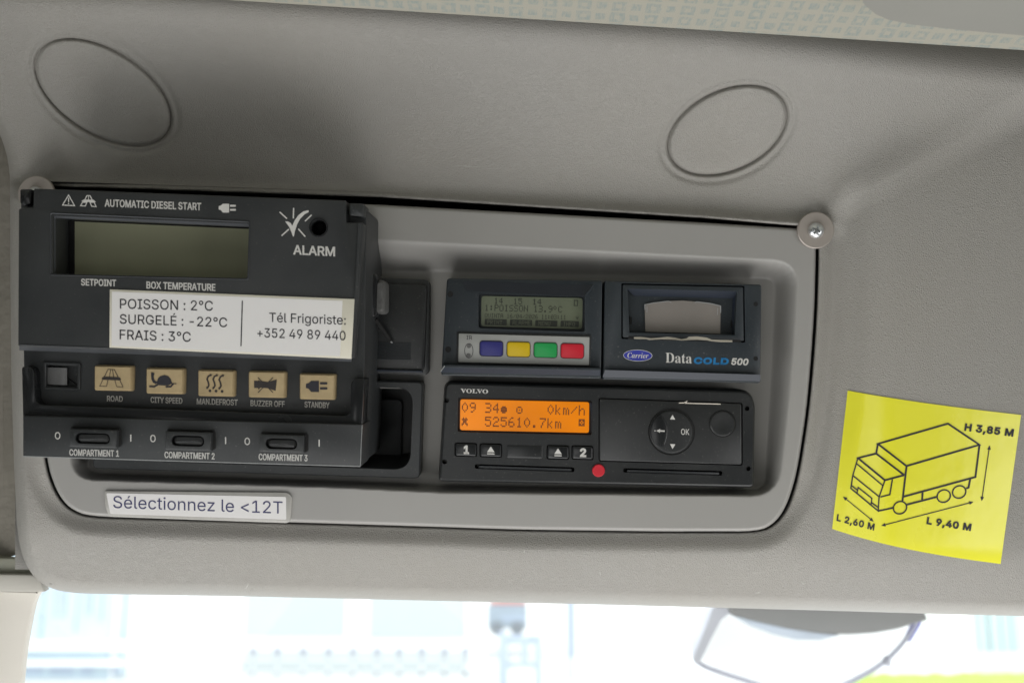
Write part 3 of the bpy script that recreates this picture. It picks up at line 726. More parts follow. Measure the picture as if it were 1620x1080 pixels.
def text(mb, font, s, p0, p1, h, d, bold=0.0, slant=0.0, track=0.0, up=(0.0, -1.0), fn=None):
    """set a word between two baseline points, cap height h px, as real letter outlines"""
    layers = {}
    x = 0
    for ch in s:
        adv, cs = glyph(font, ch)
        if cs:
            big = max(cs, key=lambda q: abs(area2(q)))
            sgn = area2(big) > 0
            outers = [q for q in cs if (area2(q) > 0) == sgn]
            holes = [q for q in cs if (area2(q) > 0) != sgn]
            for i, q in enumerate(outers):      # overlapping strokes of a letter go on layers of their own
                layers.setdefault(i, []).append([(x + gx, gy) for gx, gy in q])
            for q in holes:
                hx, hy = q[0]
                best = 0
                for i, oq in enumerate(outers):
                    ins = False
                    for (ax, ay), (bx, by) in zip(oq, oq[1:] + oq[:1]):
                        if (ay > hy) != (by > hy) and hx < (bx - ax) * (hy - ay) / (by - ay) + ax:
                            ins = not ins
                    if ins:
                        best = i
                layers[best].append([(x + gx, gy) for gx, gy in q])
        x += adv + track
    sheets = []
    for i in sorted(layers):
        c = bpy.data.curves.new('t', 'CURVE')
        c.dimensions = '2D'
        c.fill_mode = 'BOTH'
        for pts in layers[i]:
            sp = c.splines.new('POLY')
            sp.points.add(len(pts) - 1)
            for k, (gx, gy) in enumerate(pts):
                sp.points[k].co = (gx / 1000, gy / 1000, 0, 1)
            sp.use_cyclic_u = True
        o = bpy.data.objects.new('t', c)
        COL.objects.link(o)
        bpy.context.view_layer.update()
        me = bpy.data.meshes.new_from_object(o.evaluated_get(bpy.context.evaluated_depsgraph_get()))
        sheets.append((i, [(v.co.x * 1000, v.co.y * 1000) for v in me.vertices], [tuple(p.vertices) for p in me.polygons]))
        bpy.data.objects.remove(o)
        bpy.data.curves.remove(c)
        bpy.data.meshes.remove(me)
    cap = max(q[1] for cc in glyph(font, CAPREF[font])[1] for q in cc)
    xs = [v[0] for sh in sheets for v in sh[1]]
    x0, x1 = min(xs), max(xs)

    def place(vx, vy):
        t = (vx - x0) / (x1 - x0)
        hh = vy / cap * h
        return (p0[0] + (p1[0] - p0[0]) * t + up[0] * hh + slant * hh, p0[1] + (p1[1] - p0[1]) * t + up[1] * hh)
    for i, vs, fs in sheets:
        mb.add([fn(*place(*q), 0.012 * i) if fn else P(*place(*q), d + 0.012 * i) for q in vs], fs)
    if bold > 0:        # heavier weight: the outlines drawn again as lines, a hair above the fill
        w = 2 * bold / cap * h
        tmp = MB()
        x = 0
        for ch in s:
            adv, cs = glyph(font, ch)
            for pts in cs:
                line = []
                for gx, gy in pts:
                    q = place(x + gx, gy)
                    if not line or math.dist(q, line[-1]) > 0.25 * w:
                        line.append(q)
                if len(line) > 2 and math.dist(line[0], line[-1]) < 0.25 * w:
                    line.pop()
                if len(line) > 2:
                    stroke(tmp, line, w, 0.0 if fn else d + 0.05, True)
            x += adv + track
        if fn:
            k = 1000 / S
            mb.add([fn(v[0] * k + 810, 540 - v[2] * k, 0.06) for v in tmp.v], tmp.f)
        else:
            mb.add(tmp.v, tmp.f)


# ---- height-field surfaces
def sdf(X, Y, poly):
    """signed distance (negative inside) and nearest boundary point, for arrays of pixels"""
    shp = X.shape
    x, y = X.ravel(), Y.ravel()
    best = np.full(x.shape, 1e18)
    nx, ny = np.zeros_like(x), np.zeros_like(y)
    ins = np.zeros(x.shape, bool)
    n = len(poly)
    for i in range(n):
        ax, ay = poly[i]
        bx, by = poly[(i + 1) % n]
        dx, dy = bx - ax, by - ay
        L2 = dx * dx + dy * dy
        if L2 < 1e-9:
            continue
        t = np.clip(((x - ax) * dx + (y - ay) * dy) / L2, 0, 1)
        qx, qy = ax + t * dx, ay + t * dy
        q = (x - qx) ** 2 + (y - qy) ** 2
        m = q < best
        best[m] = q[m]
        nx[m] = qx[m]
        ny[m] = qy[m]
        if ay != by:
            c = ((ay > y) != (by > y)) & (x < (bx - ax) * (y - ay) / (by - ay) + ax)
            ins ^= c
    s = np.sqrt(best) * np.where(ins, -1, 1)
    return s.reshape(shp), nx.reshape(shp), ny.reshape(shp)


def sstep(a, b, x):
    t = np.clip((x - a) / (b - a), 0, 1)
    return t * t * (3 - 2 * t)


def field(name, x0, x1, y0, y1, step, keep, holes, dfunc, material, parent):
    """surface over the pixels inside `keep` and outside `holes`; edges snapped to the outlines"""
    xs = np.arange(x0, x1 + step, step, dtype=float)
    ys = np.arange(y0, y1 + step, step, dtype=float)
    X, Y = np.meshgrid(xs, ys)
    ok = np.ones(X.shape, bool)
    SX, SY = X.copy(), Y.copy()
    if keep is not None:
        s, nx, ny = sdf(X, Y, keep)
        bad = s > 0
        ok &= ~bad
        SX[bad], SY[bad] = nx[bad], ny[bad]
    for hp in holes:
        s, nx, ny = sdf(X, Y, hp)
        bad = s < 0
        ok &= ~bad
        SX[bad], SY[bad] = nx[bad], ny[bad]
    f_ok = ok[:-1, :-1] | ok[1:, :-1] | ok[:-1, 1:] | ok[1:, 1:]
    h, w = X.shape
    idx = np.arange(h * w).reshape(h, w)
    quads = np.stack([idx[:-1, :-1], idx[1:, :-1], idx[1:, 1:], idx[:-1, 1:]], -1)[f_ok]
    used = np.unique(quads)
    remap = np.full(h * w, -1)
    remap[used] = np.arange(len(used))
    quads = remap[quads]
    qx, qy = SX.ravel()[used], SY.ravel()[used]
    d = dfunc(qx, qy)
    k = (D - d) / D * S / 1000
    co = np.stack([(qx - 810) * k, -d / 1000, (540 - qy) * k], -1)
    T = np.array(mw(parent).inverted() @ F)
    co = co @ T[:3, :3].T + T[:3, 3]
    me = bpy.data.meshes.new(name)
    me.vertices.add(len(co))
    me.vertices.foreach_set('co', co.ravel())
    me.loops.add(quads.size)
    me.loops.foreach_set('vertex_index', quads.ravel().astype(np.int32))
    me.polygons.add(len(quads))
    me.polygons.foreach_set('loop_start', np.arange(0, quads.size, 4, dtype=np.int32))
    me.polygons.foreach_set('loop_total', np.full(len(quads), 4, dtype=np.int32))
    me.update(calc_edges=True)
    me.validate()
    me.polygons.foreach_set('use_smooth', np.ones(len(me.polygons), bool))
    me.update()
    return link(name, me, parent, material)


# ------------------------------------------------------------------ overhead console
FASCIA = [(57, 303), (600, 324), (1110, 352), (1291, 363), (1291, 390), (1289, 480), (1284, 560), (1276, 650), (1263, 735),
          (1252, 778), (1240, 808), (1222, 830), (1198, 840), (1050, 840), (820, 837), (700, 833), (540, 828),
          (143, 816), (118, 808), (99, 792), (84, 763), (74, 727), (62, 600)]
HOLE = [(54, 294), (600, 312), (1110, 345), (1291, 360), (1295.5, 390), (1293, 480), (1288, 560), (1279.5, 650), (1266.5, 736),
        (1255, 779.5), (1242.3, 809.5), (1223, 830.8), (1198, 839.6), (1050, 839.6), (820, 836.6), (700, 832.6), (540, 827.6),
        (143, 816), (117, 809), (97, 792.5), (81, 763.5), (71, 727), (59, 600)]
OUTLINE = [(-90, -40), (1720, -40), (1720, 979), (1620, 974), (1470, 970), (1300, 965), (1000, 957), (700, 950), (400, 943),
           (150, 939), (108, 937), (78, 930), (56, 915), (42, 895), (33, 872), (27, 840), (22, 730), (18, 600), (16, 400),
           (16, 270), (6, 225), (-12, 190), (-40, 160), (-90, 140)]
FASCIA = rpoly(FASCIA, [0, 0, 0, 8] + [30] * 19, 3)
HOLE = rpoly(HOLE, [0, 0, 0, 6] + [30] * 19, 3)
OUTLINE = rpoly(OUTLINE, [0, 0, 0] + [25] * 20 + [0], 3)
OVALS = [(163, 146, 120, 66, math.radians(32)), (1151, 206, 100, 63, math.radians(-25))]


def oval_e(x, y, o):
    cx, cy, a, b, r = o
    u = ((x - cx) * math.cos(r) + (y - cy) * math.sin(r))
    v = (-(x - cx) * math.sin(r) + (y - cy) * math.cos(r))
    e = np.sqrt((u / a) ** 2 + (v / b) ** 2)
    rad = np.sqrt(u * u + v * v)
    return np.where(e > 1e-3, rad * (1 - 1 / np.maximum(e, 1e-3)), -60.0)   # px from the rim, + outside


def console_d(x, y):
    yt = np.interp(x, [0, 600, 1110, 1291, 1620], [300, 318, 347, 360, 372])
    top = np.interp(x, [0, 500, 1110, 1620], [-30, 0, 40, 80])
    h = np.maximum(yt - y, 0)
    u = np.clip(h / 260, 0, 1.4)
    lean = np.interp(x, [0, 1150, 1560, 1700], [50, 50, 30, 26])
    up = np.interp(x, [0, 1120, 1330, 1700], [-9, -9, -3, -2]) + lean * u ** 1.9 + 8 * np.exp(-(h / 13) ** 2)
    near = np.clip(1 - (y - top) / 58, 0, 1.5)
    up = up - 16 * near ** 2 - 14 * np.clip((240 - x) / 300, 0, 1.2) ** 2
    fl = 4 + 9 * sstep(1310, 1420, x) - 0.00008 * np.maximum(x - 1400, 0) ** 2
    k = 11.0
    # right flank meets the leaning upper part along a slanting crease
    crease = (y - (310 - (x - 1345) * 0.51))
    flank_w = sstep(1290, 1345, x)
    fl_low = fl - np.maximum(-crease, 0) * 0.08
    sm = 0.5 * (up + fl_low + np.sqrt((up - fl_low) ** 2 + k * k))
    upper = up * (1 - flank_w) + sm * flank_w
    # round the opening: a soft valley below, a lip and shallow valley beside it, then the right flank
    hs, _, _ = sdf(x, y, HOLE)
    wb = sstep(690, 830, y)
    below = -5.5 * (1 - sstep(0, 36, hs))
    beside = 0.3 - 3.2 * np.exp(-((hs - 24) / 14) ** 2)
    valley = wb * below + (1 - wb) * beside
    sx = np.interp(y, [360, 480, 560, 650, 737, 781, 820, 860, 1000], [1295, 1294, 1290, 1283, 1270, 1262, 1256, 1256, 1262])
    wf = sstep(18, 84, x - sx)
    lower = valley * (1 - wf) + fl * wf
    q = y - np.interp(x, [0, 143, 540, 820, 1200, 1700], [812, 816, 829, 838, 841, 850]) - 30
    lower_lean = 0.085 * (q + np.sqrt(q * q + 26 * 26)) * sstep(-140, -40, q)
    ymix = sstep(-14, 20, y - yt) * (1 - flank_w) + sstep(-30, 40, crease) * flank_w
    d = upper * (1 - ymix) + lower * ymix - lower_lean
    # moulded rims round the two blanked speaker places
    for i, o in enumerate(OVALS):
        e = oval_e(x, y, o)
        d = d - 3.2 * np.exp(-(e / 2.8) ** 2) - 1.3 * np.exp(-((e - 11) / 5) ** 2) + 1.0 * (e < 0) * (1 - np.exp(-(e / 14) ** 2))
    # outer edge rolls away
    s, _, _ = sdf(x, y, OUTLINE)
    tt = np.clip(-s / 20, 0, 1)
    d = d - 20 * (1 - np.sqrt(np.clip(1 - (1 - tt) ** 2, 0, 1)))
    # inner edge of the opening rolls in
    tt = np.clip(hs / 3.5, 0, 1)
    d = d - 5 * (1 - np.sqrt(np.clip(1 - (1 - tt) ** 2, 0, 1)))
    return d


console = thing('overhead_console', 'grey grained overhead console across the cab above the windscreen', 'console', P(810, 600, -40))
ov_polys = [circle(o[0], o[1], o[2], o[3], 72, o[4]) for o in OVALS]
field('body', -90, 1720, -40, 981, 2.5, OUTLINE, [HOLE] + ov_polys, console_d, M['console'], console)
for op in ov_polys:
    xs_, ys_ = [p[0] for p in op], [p[1] for p in op]
    field('speaker_cover', min(xs_) - 4, max(xs_) + 4, min(ys_) - 4, max(ys_) + 4, 2.5, op, [], console_d, M['console'], console)
mb = MB()       # closed tray behind the opening and behind the left edge
tub = inset(HOLE, -7)
loft(mb, tub, 0, [(-3, -6), (0, -10), (4, -84)], cap_front=True, cap_back=False)
mb.build('back_tray', M['black'], console)
mb = MB()
mb.add([P(24, 210, -30), P(24, 900, -30), P(300, 900, -130), P(300, 210, -130)], [(0, 1, 2, 3)])
mb.build('side_return', M['console'], console)
mb = MB()       # underside that runs forward to the windscreen
pts = [(78, 930), (150, 938), (400, 942), (700, 949), (1000, 956), (1300, 964), (1470, 969), (1720, 978)]
vs = [P(x, y - 7, -19) for x, y in pts] + [(P(x, y - 7, -19)[0], 0.20, P(x, y - 7, -19)[2] + 0.03) for x, y in pts]
mb.add(vs, [(i, i + 1, i + 9, i + 8) for i in range(7)])
mb.build('underside', M['console'], console)

SCUFFS = [(393, 922, 388, 931), (396, 930, 401, 934), (699, 851, 700, 857), (829, 868, 829, 874), (948, 903, 950, 909), (1267, 918, 1271, 924),
          (1268, 922, 1274, 921), (470, 864, 472, 869), (1195, 938, 1203, 935), (720, 262, 765, 264), (640, 905, 644, 911), (1410, 470, 1418, 473)]
for sx0, sy0, sx1, sy1 in SCUFFS:
    mb = MB()
    q = [(sx0, sy0), ((sx0 + sx1) / 2 + 0.5, (sy0 + sy1) / 2 + 0.4), (sx1, sy1)]
    dq = console_d(np.array([p[0] for p in q], float), np.array([p[1] for p in q], float))
    vs = []
    for (x, y), d_, w in zip(q, dq, (0.3, 0.7, 0.25)):
        vs += [P(x - w, y - w * 0.6, d_ + 0.12), P(x + w, y + w * 0.6, d_ + 0.12)]
    mb.add(vs, [(0, 1, 3, 2), (2, 3, 5, 4)])
    mb.build('scuff', M['scuff_pale'], console, normals=False)

# ---- fascia panel
R1 = rpoly([(88, 352), (600, 379), (1100, 405), (1264, 413), (1256, 560), (1246, 670), (1232, 785), (700, 779), (540, 771), (112, 758)],
           [20, 0, 0, 38, 60, 60, 44, 0, 0, 34], 5)
R2 = rpoly([(130, 410), (600, 428), (1100, 437), (1226, 441), (1221, 560), (1215, 670), (1209, 773), (700, 766), (540, 760), (140, 748)],
           [15, 0, 0, 16, 60, 60, 16, 0, 0, 16], 5)


def fascia_d(x, y):
    s1, _, _ = sdf(x, y, R1)
    s2, _, _ = sdf(x, y, R2)
    a = np.maximum(-s1, 0)
    b = np.maximum(s2, 0)
    f = a / np.maximum(a + b, 1e-6)
    f = np.where(s1 >= 0, 0, np.where(s2 <= 0, 1, f))
    f = f * f * (3 - 2 * f) * 0.6 + f * 0.4
    d = -20 * f
    so, _, _ = sdf(x, y, FASCIA)
    tt = np.clip(-so / 4, 0, 1)
    d = d - 4 * (1 - np.sqrt(np.clip(1 - (1 - tt) ** 2, 0, 1)))
    return d


fascia = thing('fascia_panel', 'smooth grey fascia panel with a sunken bay for the instruments', 'panel', P(700, 600, -20))
TRAY_HOLE = rpoly([(170, 606), (655, 615), (651, 744), (168, 731)], 8, 4)
field('panel', 50, 1296, 298, 846, 2.0, FASCIA, [TRAY_HOLE], fascia_d, M['fascia'], fascia)

# ---- screws with big washers at the corners of the fascia
def screw_washer(cx, cy, label):
    t = thing('washer_screw', label, 'screw', P(cx, cy, 0), group='washers on the fascia corners')
    mb = MB()
    ring, hole = circle(cx, cy, 29, n=40), circle(cx, cy, 6, n=40)
    n = 40
    vs, fs = [], []
    for pl, dd in ((ring, 0.2), (ring, 2.2), (inset(ring, 1.2), 2.6), (hole, 2.6)):
        vs += [XZ(x, y, 2.6, dd) for x, y in pl]
    for r in range(3):
        fs += [(r * n + i, r * n + (i + 1) % n, (r + 1) * n + (i + 1) % n, (r + 1) * n + i) for i in range(n)]
    mb.add(vs, fs)
    mb.build('washer', M['washer'], t)
    mb = MB()
    head = circle(cx, cy + 0.5, 13, n=32)
    prof = [(0, 2.4)] + [(13 * (1 - math.cos(a)), 2.6 + 3.4 * math.sin(a)) for a in (0.25, 0.55, 0.85, 1.15, 1.4)]
    loft(mb, head, 2.6, prof)
    sc = mb.build('screw_head', M['steel'], t)
    cs = []
    for a in (0.5, 0.5 + math.pi / 2):
        c, s = math.cos(a), math.sin(a)
        q = [(cx + u * c - v * s, cy + u * s + v * c) for u, v in ((-7, -1.5), (7, -1.5), (7, 1.5), (-7, 1.5))]
        cs.append(cutter(q, 5, 3.8, 8))
    cut(sc, t, cs)


screw_washer(1291, 364, 'steel cross-head screw and pinkish washer at the right corner of the fascia')
screw_washer(57, 307, 'washer half hidden behind the top left corner of the temperature controller')

# ------------------------------------------------------------------ blank slot and storage tray behind the controller
slot = thing('blank_slot_cover', 'black blank slot cover with fine ribs, above the storage tray', 'slot cover', P(500, 515, -20))
block('frame', rpoly([(150, 423), (680, 442), (678, 594), (150, 578)], 10), -40, -8, M['black'], slot, 2)
block('door', rpoly([(330, 441), (676, 450), (671, 588), (330, 578)], 9), -20, -5, M['tacho'], slot, 2.5)
mb = MB()
for i in range(9):
    y = 542 + i * 3.1
    loft(mb, [(560, y - 1), (650, y + 1), (650, y + 2.4), (560, y + 0.4)], -4.4, [(0, -6), (0.2, -4.4)])
mb.build('grip_ribs', M['black2'], slot)
block('lip', rpoly([(560, 583), (668, 586), (668, 589.5), (560, 586.5)], 1), -8, -3.5, M['navy'], slot, 0.7)

tray = thing('storage_tray', 'empty black storage tray below the blank slot, left of the tachograph', 'tray', P(400, 680, -20))
pocket = rpoly([(250, 600), (653, 614), (648, 742), (250, 729)], [8, 24, 24, 8], 6)
tray_o = rpoly([(148, 590), (669, 604), (664, 757), (146, 741)], [8, 8, 8, 8], 6)
mb = MB()
n = len(pocket)
vs = []
for pl, dd in ((tray_o, -50), (tray_o, -5), (inset(tray_o, 2), -4), (inset(pocket, -1), -4), (pocket, -5), (inset(pocket, 8), -60)):
    vs += [XZ(x, y, -4, dd) for x, y in pl]
mb.add(vs, [(r * n + i, r * n + (i + 1) % n, (r + 1) * n + (i + 1) % n, (r + 1) * n + i) for r in range(5) for i in range(n)] + [tuple(5 * n + i for i in range(n))])
mb.build('frame', M['black'], tray)
block('floor_mat', rpoly([(300, 622), (637, 632), (634, 733), (300, 722)], [4, 10, 10, 4]), -62.5, -54, M['mat'], tray, 3)

# ------------------------------------------------------------------ refrigeration controller hanging in front
ctl = thing('temperature_controller', 'bulky charcoal refrigeration controller with a blank display and tan buttons', 'controller', P(300, 520, 0))
DL = 60.0    # lid face
DB = 50.0    # button face
o = block('housing', rpoly([(32, 306), (560, 322), (580, 330), (577, 570), (572, 736), (40, 720)], [4, 3, 6, 8, 6, 4]), -30, DB, M['black'], ctl, 2)
rock_open = rpoly([(72, 577), (125, 579), (124, 612), (72, 610)], 2, 2)
cut(o, ctl, [cutter(rock_open, DB, 42, 60), cutter(rpoly([(80, 338), (400, 350), (397, 443), (80, 436)], 3, 2), DL, 34, 70),
             cutter(circle(504, 360, 13.5), DL, 42, 70)])
o = block('lid', rpoly([(29, 330), (52, 328), (53, 298), (547, 317), (548, 352), (575, 352), (568, 470), (559, 567), (28, 548)],
                       [3, 1, 2, 2, 1, 3, 10, 4, 3], 3), 40, DL, M['black'], ctl, 2.0)
cut(o, ctl, [cutter(rpoly([(83, 341), (394, 354), (391, 440), (83, 433)], 3, 2), DL, 36, 70),
             cutter(circle(504, 360, 12.5), DL, 44, 70)])
mb = MB()       # sloping upper lip and rim of the display opening
rim_o = rpoly([(79, 336), (396, 350), (394, 443), (79, 436)], 4, 3)
rim_i = rpoly([(84, 344), (392, 358), (391, 439.5), (84, 432.5)], 2, 3)
n = len(rim_o)
vs = [XZ(x, y, DL, DL - 0.3) for x, y in rim_o] + [XZ(x, y, DL, DL + 0.6) for x, y in inset(rim_o, 1.0)] + [XZ(x, y, DL, DL - 3) for x, y in rim_i]
mb.add(vs, [(r * n + i, r * n + (i + 1) % n, (r + 1) * n + (i + 1) % n, (r + 1) * n + i) for r in range(2) for i in range(n)])
mb.build('display_rim', M['edge'], ctl)  # paler rim colour stands in for light caught by the sloping lip
mb = MB()
loft(mb, [(108, 349), (400, 361), (400, 443), (108, 434)], 38, [(0, 35), (0.5, 38)])
mb.build('display', M['lcd'], ctl)
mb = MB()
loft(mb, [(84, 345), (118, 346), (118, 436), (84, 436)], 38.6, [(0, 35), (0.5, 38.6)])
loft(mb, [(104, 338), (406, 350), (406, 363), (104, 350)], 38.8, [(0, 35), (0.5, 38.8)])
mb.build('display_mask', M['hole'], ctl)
mb = MB()
loft(mb, circle(504, 360, 15.5, n=28), DL, [(0, 59), (0.8, 60.8), (2.2, 60.8), (3.2, 59.2)], cap_front=False, cap_back=False)
mb.build('alarm_bezel', M['gloss'], ctl)
mb = MB()
loft(mb, circle(504, 360, 13), 46, [(0, 43), (1, 45.5), (5, 47)])
mb.build('alarm_lamp', M['hole'], ctl)
# hinge knuckles in the top corners
block('hinge', rpoly([(31, 299), (50, 299), (49, 322), (40, 326), (31, 322)], 3), 30, 55, M['gloss'], ctl, 2.5)
block('hinge', rpoly([(553, 321), (576, 322), (575, 343), (553, 341)], 3), 40, 58.5, M['black'], ctl, 2.5)
# sloping lower edge of the lid
mb = MB()
vs = [P(31, 545, DL + 0.3), P(557, 564, DL + 0.3), P(556, 572, DL - 4.5), P(30.5, 554, DL - 4.5), P(30.5, 554, DL - 9), P(556, 572, DL - 9)]
mb.add(vs, [(0, 1, 2, 3), (3, 2, 5, 4)])
mb.build('lid_edge', M['edge'], ctl)  # coloured lighter than the lid to imitate light falling on the slope
# right edge strip of the lid
mb = MB()
loft(mb, rpoly([(566, 352), (573, 352), (561, 566), (555.5, 566)], 1.5, 2), DL, [(0, DL - 4), (0, DL), (1.5, DL + 0.7)])
mb.build('side_edge', M['black'], ctl)
# U-shaped lower guard
U = rpoly([(34, 580), (47, 579), (54, 586), (56, 632), (62, 640), (548, 658), (554, 652), (555, 605), (562, 598), (577, 599), (573, 680), (36, 664)],
          [4, 5, 5, 5, 6, 5, 4, 6, 4, 2, 1, 1], 4)
block('guard', U, 40, 57, M['gloss'], ctl, 1.6)
o = block('switch_panel', rpoly([(36, 657), (574, 671), (571, 738), (36, 722)], [1, 1, 3, 2], 3), 30, 59, M['black'], ctl, 1.5)
slots = []
SW = [(108, 674, 191, 709.5), (260, 678, 340, 714), (409, 682.5, 487, 717)]
mb = MB()       # light worn edge at the bottom
stroke(mb, [(37, 721.5), (300, 729.6), (570, 737.4)], 1.6, 59.15)
stroke(mb, [(570.2, 737), (571.5, 700), (573, 672)], 1.0, 59.0)
mb.build('worn_edge', M['scuff'], ctl)
caps = []
for (x0, y0, x1, y1) in SW:
    w = x1 - x0
    sl = 0.028 * w
    fr = rpoly([(x0 + 1, y0 + 4), (x1 - 6, y0 + 4 + sl), (x1 - 7, y1 - 1), (x0 + 1, y1 - 1 - sl)], 2, 2)
    sw = block('switch_frame', fr, 55, 63, M['black'], ctl, 1.2)
    cx0, cy0, cx1 = x0 + 11, y0 + 10, x1 - 17
    cap = rpoly([(cx0, cy0), (cx1, cy0 + sl * 0.7), (cx1, cy0 + sl * 0.7 + 17), (cx0, cy0 + 17)], 8.5, 5)
    cut(sw, ctl, [cutter(cap, 63, 57.5, 66)])
    mb = MB()
    kn = rpoly([(cx0 + 3, cy0 + 1.5), (cx1 - 0.5, cy0 + sl * 0.7 + 0.5), (cx1 - 0.5, cy0 + sl * 0.7 + 16.5), (cx0 + 3, cy0 + 16)], 8, 5)
    loft(mb, kn, 62, [(0, 57), (0, 60.6), (1.5, 61.6), (4, 62)])
    k_ = mb.build('slider', M['slider'], sw)
    mb = MB()
    loft(mb, rpoly([(x1 - 6, y0 + 1 + sl), (x1 + 1, y0 + 2 + sl), (x1 + 1, y1 - 4), (x1 - 6, y1)], 2, 2), 59.6, [(0, 57), (0.5, 59.6)])
    loft(mb, rpoly([(x0 + 4, y0), (x1, y0 + sl), (x1 - 5, y0 + 4 + sl), (x0 + 4, y0 + 4)], 1, 2), 59.6, [(0, 57), (0.5, 59.6)])
    mb.build('switch_recess', M['hole'], sw)  # black strips imitate the shadow right of and above the raised frame
# rocker switch
fr = dish('rocker_frame', rpoly([(68, 572), (127, 574), (126, 618), (68, 616)], 3, 3), 3.5, DB + 1.2, DB - 4, M['black'], ctl, 0.8)
mb = MB()
xs = [(73, 581, 48.8), (92, 581.5, 50.6), (106, 582, 49.4), (108, 582, 44), (123, 583, 43)]
vs = [P(x, y, d) for x, y, d in xs] + [P(x, y + 27, d) for x, y, d in xs]
vs += [P(x, y, 42) for x, y, d in xs] + [P(x, y + 27, 42) for x, y, d in xs]
n = 5
fs = [(i, i + 1, n + i + 1, n + i) for i in range(4)] + [(i, 2 * n + i, 2 * n + i + 1, i + 1) for i in range(4)] + \
     [(n + i, n + i + 1, 3 * n + i + 1, 3 * n + i) for i in range(4)] + [(0, n, 3 * n, 2 * n), (n - 1, 3 * n - 1, 4 * n - 1, 2 * n - 1)]
mb.add(vs, fs)
mb.build('rocker', M['rocker'], ctl)

# tan push buttons with printed pictograms
BT = [(149, 577, 208, 618), (231, 581, 290, 623), (313, 584, 370, 627), (393, 586, 451, 629), (474, 590, 530, 632)]
btn = []
for (x0, y0, x1, y1) in BT:
    mb = MB()
    pl = rpoly([(x0, y0 + 1), (x1, y0 + 2.2), (x1 - 1, y1), (x0, y1 - 1)], 2.5, 3)
    loft(mb, pl, DB + 5, [(-1, DB - 1), (-0.5, DB + 3.5), (0.6, DB + 4.7), (1.9, DB + 5.2)])
    btn.append(mb.build('push_button', M['tan'], ctl))
DI = DB + 5.35


def icon(b, build, material):
    mb = MB()
    build(mb)
    mb.build('icon', material, b, normals=False)


def ic_road(m):
    stroke(m, [(171, 584), (158, 610)], 1.0, DI)
    stroke(m, [(180.5, 584), (194.5, 611)], 1.0, DI)
    stroke(m, [(175, 584), (173, 598)], 0.9, DI)
    stroke(m, [(178, 584), (180, 598)], 0.9, DI)
    stroke(m, [(171, 584), (181, 584.5)], 0.9, DI)
    stroke(m, [(157, 610.5), (168.5, 611)], 0.9, DI)
    stroke(m, [(168.5, 611), (171, 600)], 0.9, DI)
    stroke(m, [(184.5, 611.5), (195, 612)], 0.9, DI)
    stroke(m, [(184.5, 611.5), (181.5, 600)], 0.9, DI)
    poly_sheet(m, rpoly([(160.5, 598), (164, 595.5), (189, 596.5), (192, 600), (190, 601.5), (162, 600.5)], 1.5, 2), DI + 0.05)


def ic_turtle(m):
    poly_sheet(m, [(247.5, 605.5), (250, 598), (254, 594.5), (260, 593), (266, 594.5), (270, 599), (272.5, 606), (266, 609.5), (257, 609.5), (251, 609)], DI)
    stroke(m, [(241, 591), (241.5, 599), (243.5, 603.5), (248, 605.5)], 4.2, DI + 0.05)
    poly_sheet(m, rpoly([(238.5, 589), (244, 589.5), (244.5, 593), (240, 594)], 1.2, 2), DI + 0.1)
    stroke(m, [(236, 611), (244, 611.5), (250, 608)], 2.6, DI + 0.1)
    stroke(m, [(262, 611.5), (270, 611.5), (274, 607)], 2.6, DI + 0.1)
    stroke(m, [(271, 606.5), (279, 606.8)], 1.4, DI + 0.05)


def ic_heat(m):
    for k in range(3):
        x = 327 + k * 9.6
        y = 592.5 + k * 0.4
        stroke(m, [(x + 7, y), (x + 2.5, y + 2.5), (x + 0.5, y + 7), (x + 2.5, y + 12), (x + 3.5, y + 17), (x + 1, y + 21)], 2.6, DI)
        poly_sheet(m, circle(x + 5.2, y + 25.5, 2.3, n=12), DI)
        poly_sheet(m, [(x + 5, y - 1.5), (x + 9, y), (x + 6.5, y + 3)], DI + 0.05)
        poly_sheet(m, [(x - 1, y + 19), (x + 3.5, y + 20), (x, y + 23.5)], DI + 0.05)


def ic_horn(m):
    poly_sheet(m, [(402, 602), (409, 602.5), (409, 600.5), (411, 602.5), (424, 604), (438, 600), (436, 618), (424, 614), (412, 613), (409, 616), (408, 613.5), (402, 613.5)], DI)
    stroke(m, [(408, 597), (432, 621)], 1.3, DI + 0.06)
    stroke(m, [(432, 597), (408, 621)], 1.3, DI + 0.06)


def plug(m, x, y, s, d):
    poly_sheet(m, [(x, y - 3.3 * s), (x + 4 * s, y - 4.6 * s), (x + 8 * s, y - 8 * s), (x + 20 * s, y - 8 * s), (x + 20 * s, y + 9 * s), (x + 8 * s, y + 9 * s), (x + 4 * s, y + 4 * s), (x, y + 3 * s)], d)
    for q in (-4.2, 3.6):
        poly_sheet(m, rpoly([(x + 21.5 * s, y + (q - 1.8) * s), (x + 33 * s, y + (q - 1.8) * s), (x + 33 * s, y + (q + 1.8) * s), (x + 21.5 * s, y + (q + 1.8) * s)], 1.2 * s, 2), d)


for b_o, fn_, mt_ in zip(btn, (ic_road, ic_turtle, ic_heat, ic_horn, lambda m: plug(m, 484, 610.5, 1.03, DI)),
                         ('tan_ink', 'ink_black', 'tan_ink', 'tan_ink', 'ink_black')):
    icon(b_o, fn_, M[mt_])

